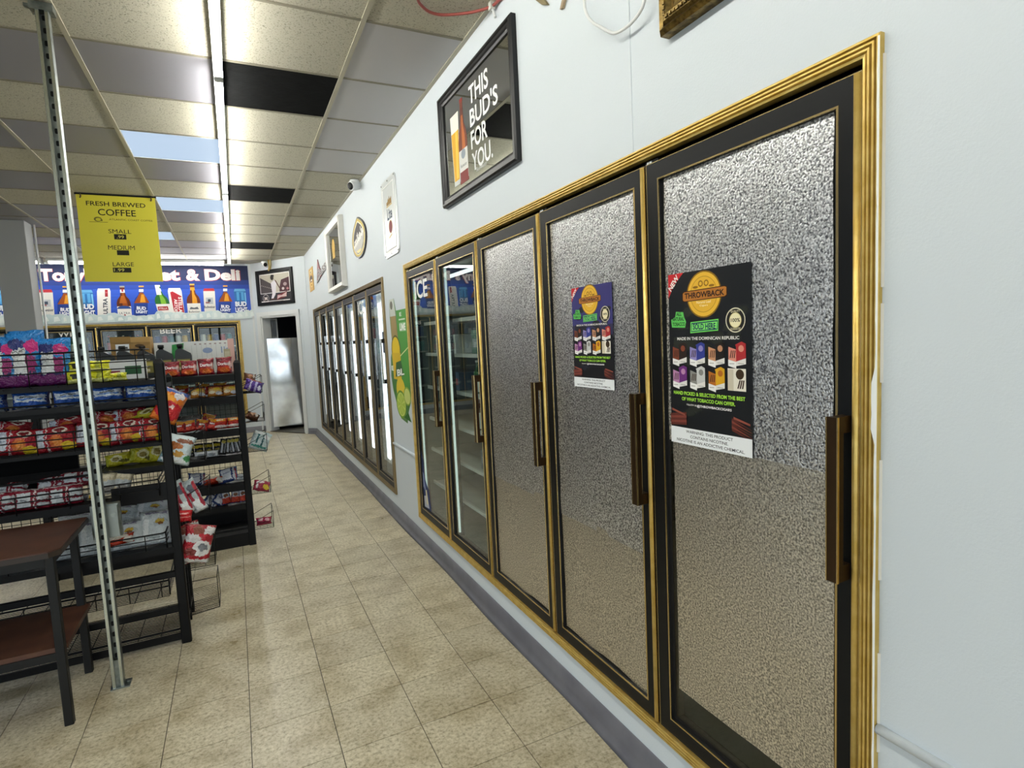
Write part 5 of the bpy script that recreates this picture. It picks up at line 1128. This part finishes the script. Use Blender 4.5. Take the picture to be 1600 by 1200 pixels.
g = G(); g.prism([(-.815, 5.0455), (-.69, 5.0455), (-.69, 5.0495), (-.815, 5.0495)], 1.60, 1.645, mat('#8f6f38', .7)); g.prism([(-.688, 5.0455), (-.565, 5.0455), (-.565, 5.0495), (-.688, 5.0495)], 1.60, 1.64, mat('#b08d52', .7)); g.build('flap', t)
f = Flat(basis((0, 5.05, 0), (1, 0, 0), (0, 0, 1), (0, -1, 0)), .005, .0003, (0, 1, 0, 1)); f.rect(-.785, -.70, 1.40, 1.59, '#dfe4e8'); f.rect(-.77, -.71, 1.555, 1.57, '#5a6068'); f.rect(-.77, -.72, 1.52, 1.53, '#8a9098'); f.rect(-.77, -.715, 1.43, 1.48, '#b9c0c8'); f.ell(-.635, 1.575, .03, .012, '#4d3a22', 12); f.build('shipping_label', t, 'white shipping label')
t = thing('carton', 'low white carton tray with black bottle tops beside the cardboard box', 'carton', (-.86, 5.02, 1.333))
g = G(); g.box(-1.05, -.60, 4.90, 4.905, 1.333, 1.475, cw); g.box(-1.05, -.60, 5.04, 5.045, 1.333, 1.475, cw); g.box(-1.05, -.60, 4.90, 5.045, 1.333, 1.337, cw); g.box(-.602, -.598, 4.90, 5.045, 1.333, 1.475, cw); g.build('tray', t)
f = Flat(basis((0, 4.9, 0), (1, 0, 0), (0, 0, 1), (0, -1, 0)), .0005, .0003, (0, 1, 0, 1)); f.rect(-.95, -.75, 1.36, 1.40, '#8a3a3c'); f.rect(-.72, -.62, 1.37, 1.43, '#2f5a3a'); f.build('print', t)
for x, lb in ((-.84, 'black oil bottle in the white tray, left of the two'), (-.715, 'black oil bottle in the white tray, right of the two')):
    c = copy_tree(oil); c.location = (x, 4.97, 1.338); c['label'] = lb

# ------------------------------------------------------------------ clip baskets on the rack ends, with their bags
def clip(parent, xo, y, z, dpt=.15, hgt=.17, wd=.15, solid=False):
    """wire pocket hung on the end of a rack, opening upward, reaching out along +X"""
    g = G(); x0, x1 = xo, xo+dpt
    P_ = [(x0, y, z+hgt*.45), (x1, y-.01, z+hgt), (x1, y+wd, z+hgt), (x0, y+wd, z+hgt*.45)]
    g.tube(P_, .0022, RACK, 6, True)
    B_ = [(x0, y, z), (x1-.005, y-.01, z+.0), (x1-.005, y+wd, z+.0), (x0, y+wd, z)]
    g.tube(B_, .0022, RACK, 6, True)
    for p, q in zip(P_, B_): g.tube([p, q], .0022, RACK, 6)
    if solid: g.poly(B_, RACK); g.poly([B_[1], B_[2], (P_[2][0], P_[2][1], z+.05), (P_[1][0], P_[1][1], z+.05)], RACK)
    else:
        for k in range(11): u = k/10; g.tube([(x0+(x1-x0)*0, y+wd*u, z), (x1-.005, y-.01+(wd+.01)*u, z)], .0012, RACK, 4)
        for u in (.3, .65): g.tube([(x0+dpt*u, y, z), (x0+dpt*u, y+wd, z)], .0012, RACK, 4)
    return g.build('clip_basket', parent)
xa = AX1+.016
for z in (1.165, .935, .655, .365): clip(RA, xa, 3.40, z)
g = G(); y0, y1, x0, x1 = 3.42, 3.60, xa, xa+.145                      # empty bottom pocket, seen from its flat wire side
g.tube([(x0, y0, .285), (x1, y0, .285), (x1, y0, .115), (x0, y0, .10)], .0022, RACK, 6); g.tube([(x0, y1, .285), (x1, y1, .285), (x1, y1, .115), (x0, y1, .10)], .0022, RACK, 6)
for q in (.285, .115): g.tube([(x1, y0, q), (x1, y1, q)], .0022, RACK, 6)
for k in range(15): g.tube([(x0, y0, .105+k*.0095), (x1, y0, .117+k*.0095)], .0011, RACK, 4)
for k in range(9): g.tube([(x0, y0+.02*k, .10), (x1, y0+.02*k, .115)], .0012, RACK, 4)
g.build('clip_basket', RA, 'empty wire pocket at the foot of the rack end')
def sb(kind, x, y, z, rot, label, var=0, s=1.0): bag(kind, (x, y, z), label, None, rot, var, s)
sb('orange_bag', xa-.03, 3.36, 1.170, (-8, 28, 4), 'orange and red bag leaning in the top wire pocket of the front rack end', 0, (.9, 1, .86))
sb('white_cookie', xa+.0, 3.36, .945, (-6, 18, -6), 'pale blue cookie bag in the second wire pocket of the front rack end', 1, (.98, 1, .84))
sb('clear_red', xa+.045, 3.39, .665, (-6, -18, 6), 'clear bag with red and white print in the third wire pocket, left one', 0, (.95, 1, .98))
sb('clear_red', xa+.105, 3.41, .665, (-6, -22, -8), 'clear bag with red and white print in the third wire pocket, right one', 2, (.95, 1, .95))
sb('red_candy', xa+.02, 3.375, .630, (0, 6, 0), 'shiny red sweet packet under the clear bags in the third wire pocket', 0, (.8, .8, .9))
sb('red_white', xa+.045, 3.38, .40, (-6, 16, 5), 'red and white chip bag in the fourth wire pocket, front one', 0, (1.05, 1, 1.05))
sb('red_white', xa+.06, 3.47, .385, (-6, -14, 5), 'red and white chip bag in the fourth wire pocket, rear one', 1, (.95, 1, 1.08))
xb = BX1+.02
for z, sd in ((1.17, False), (.945, True), (.71, False), (.375, False), (.09, False)): clip(RB, xb, 4.82, z, .145, .13, .24, sd)
g = G(); g.box(xb-.006, xb+.006, 5.0, 5.02, .02, 1.38, RACK); g.build('end_strip', RB)
sb('purple', xb+.07, 4.86, 1.18, (-30, 22, 0), 'purple and white packet in the top pocket of the rear rack end', 0, (.8, 1, .9))
sb('brown_pack', xb+.06, 4.99, 1.255, (0, 10, 20), 'brown packet sticking up behind the purple packet', 0, (.7, .8, 1.2))
sb('brown_pack', xb+.045, 4.88, .955, (-30, 30, 0), 'brown packet in the black pocket of the rear rack end', 1, (.7, 1, 1.2))
sb('teal', xb+.07, 4.86, .715, (-20, 24, 0), 'pale teal striped bag in the third pocket of the rear rack end', 0, (.85, 1, 1))
sb('red_yellow', xb+.07, 4.87, .380, (-40, 18, 0), 'red and yellow packet in the fourth pocket of the rear rack end', 0, (.8, 1, .9))
sb('magenta', xb+.075, 4.90, .095, (-30, 0, 0), 'dark pink packet in the lowest pocket of the rear rack end', 0, (.85, 1.2, 1))

# ------------------------------------------------------------------ stock in the coolers
CAN_P = [(.026, 0), (.031, .004), (.0325, .012), (.0325, .150), (.026, .163), (.026, .168)]
def can_mesh(c, big=1.0):
    g = G(); m = mat(c, .3, .3); al = mat('#c9ccce', .3, 1)
    g.lathe([(r*big, z*big) for r, z in CAN_P], m, 12, mats=[al, m, m, m, al, al]); o = g.build('can'); me = o.data; bpy.data.objects.remove(o); return me
BOT_P = [(.030, 0), (.031, .01), (.031, .13), (.026, .155), (.013, .185), (.012, .225), (.014, .228), (.014, .24)]
def bot_mesh(c, lb):
    g = G(); m = mat(c, .15); l_ = mat(lb, .4); g.lathe(BOT_P, m, 12, mats=[m, l_, m, m, m, l_, l_]); o = g.build('bottle'); me = o.data; bpy.data.objects.remove(o); return me
CANS = [can_mesh(c, 1.1) for c in ('#2f4f93', '#d9d9d4', '#b03038', '#d3a83a', '#3f7f86')]
BOTS = [bot_mesh(a, b) for a, b in (('#2f5a32', '#e3e0d4'), ('#5a2c14', '#d7d2c0'), ('#8c9a92', '#3c5a8a'), ('#3a3f44', '#a83a3c'))]
cn = ['blue', 'white', 'red', 'gold', 'teal']; bn = ['green', 'brown', 'clear', 'grey']
dn_ = {2: 'WINE', 3: 'plain', 4: 'BEER', 5: 'rightmost'}
for k in (2, 3, 4, 5):
    for i in range(5):
        x = b_i0+k*b_dw+.12+i*.10
        for z, lv in ((1.573, 'upper'), (1.273, 'lower')):
            if k in (4, 5): me, nm, cc = CANS[(i*2+k+(lv == 'upper')) % 5], 'can', cn[(i*2+k+(lv == 'upper')) % 5]
            else: me, nm, cc = BOTS[(i+k) % 4], 'bottle', bn[(i+k) % 4]
            o = bpy.data.objects.new(nm, me); C.objects.link(o); o.location = BW @ V((x, z, -.17)); o.scale = (1.25, 1.25, 1.15) if nm == 'can' else (1.1, 1.1, 1)
            tag(o, '%s %s behind the %s door at the back, %s shelf, %s' % (cc, nm, dn_[k], lv, ORD[i]), nm, 'drinks in the back wall cooler')
# cartons and bottles behind the two clear doors of the near cooler
n1 = n_i0
def near_box(u0, u1, z, h, c, label, c2=None):
    t = thing('carton', label, 'carton', RW @ V(((u0+u1)/2, z, -.2)), 'cartons in the near cooler'); g = G(RW); g.box(u0, u1, z+.013, z+.013+h, -.36, -.15, mat(c, .6), .004); g.build('box_body', t)
    g = G(RW); g.box(u0+.02, u1-.02, z+.02+h*.25, z+.02+h*.6, -.1495, -.1485, mat(c2 or '#8c8f90', .5)); g.build('print', t)
near_box(n1+.12, n1+.52, 1.40, .13, '#c9cfc9', 'white carton on the upper shelf behind the ICE door', '#7aa089'); near_box(n1+.15, n1+.55, 1.16, .12, '#33506e', 'blue carton with a red band behind the ICE door', '#a04048')
near_box(n1+.80, n1+1.12, 1.40, .15, '#4a6a55', 'green carton on the upper shelf behind the second clear door'); near_box(n1+.85, n1+1.2, .70, .12, '#54606a', 'grey carton low behind the second clear door')
for i in range(5):
    for z, lv in ((1.16, 'upper'), (.93, 'middle')):
        o = bpy.data.objects.new('bottle', BOTS[(i+(lv == 'middle')) % 4]); C.objects.link(o); o.location = RW @ V((n1+.78+i*.10, z+.012, -.19)); o.scale = (1, 1, .85)
        tag(o, '%s bottle behind the second clear cooler door, %s row, %s' % (bn[(i+(lv == 'middle')) % 4], lv, ORD[i]), 'bottle', 'bottles in the near cooler')
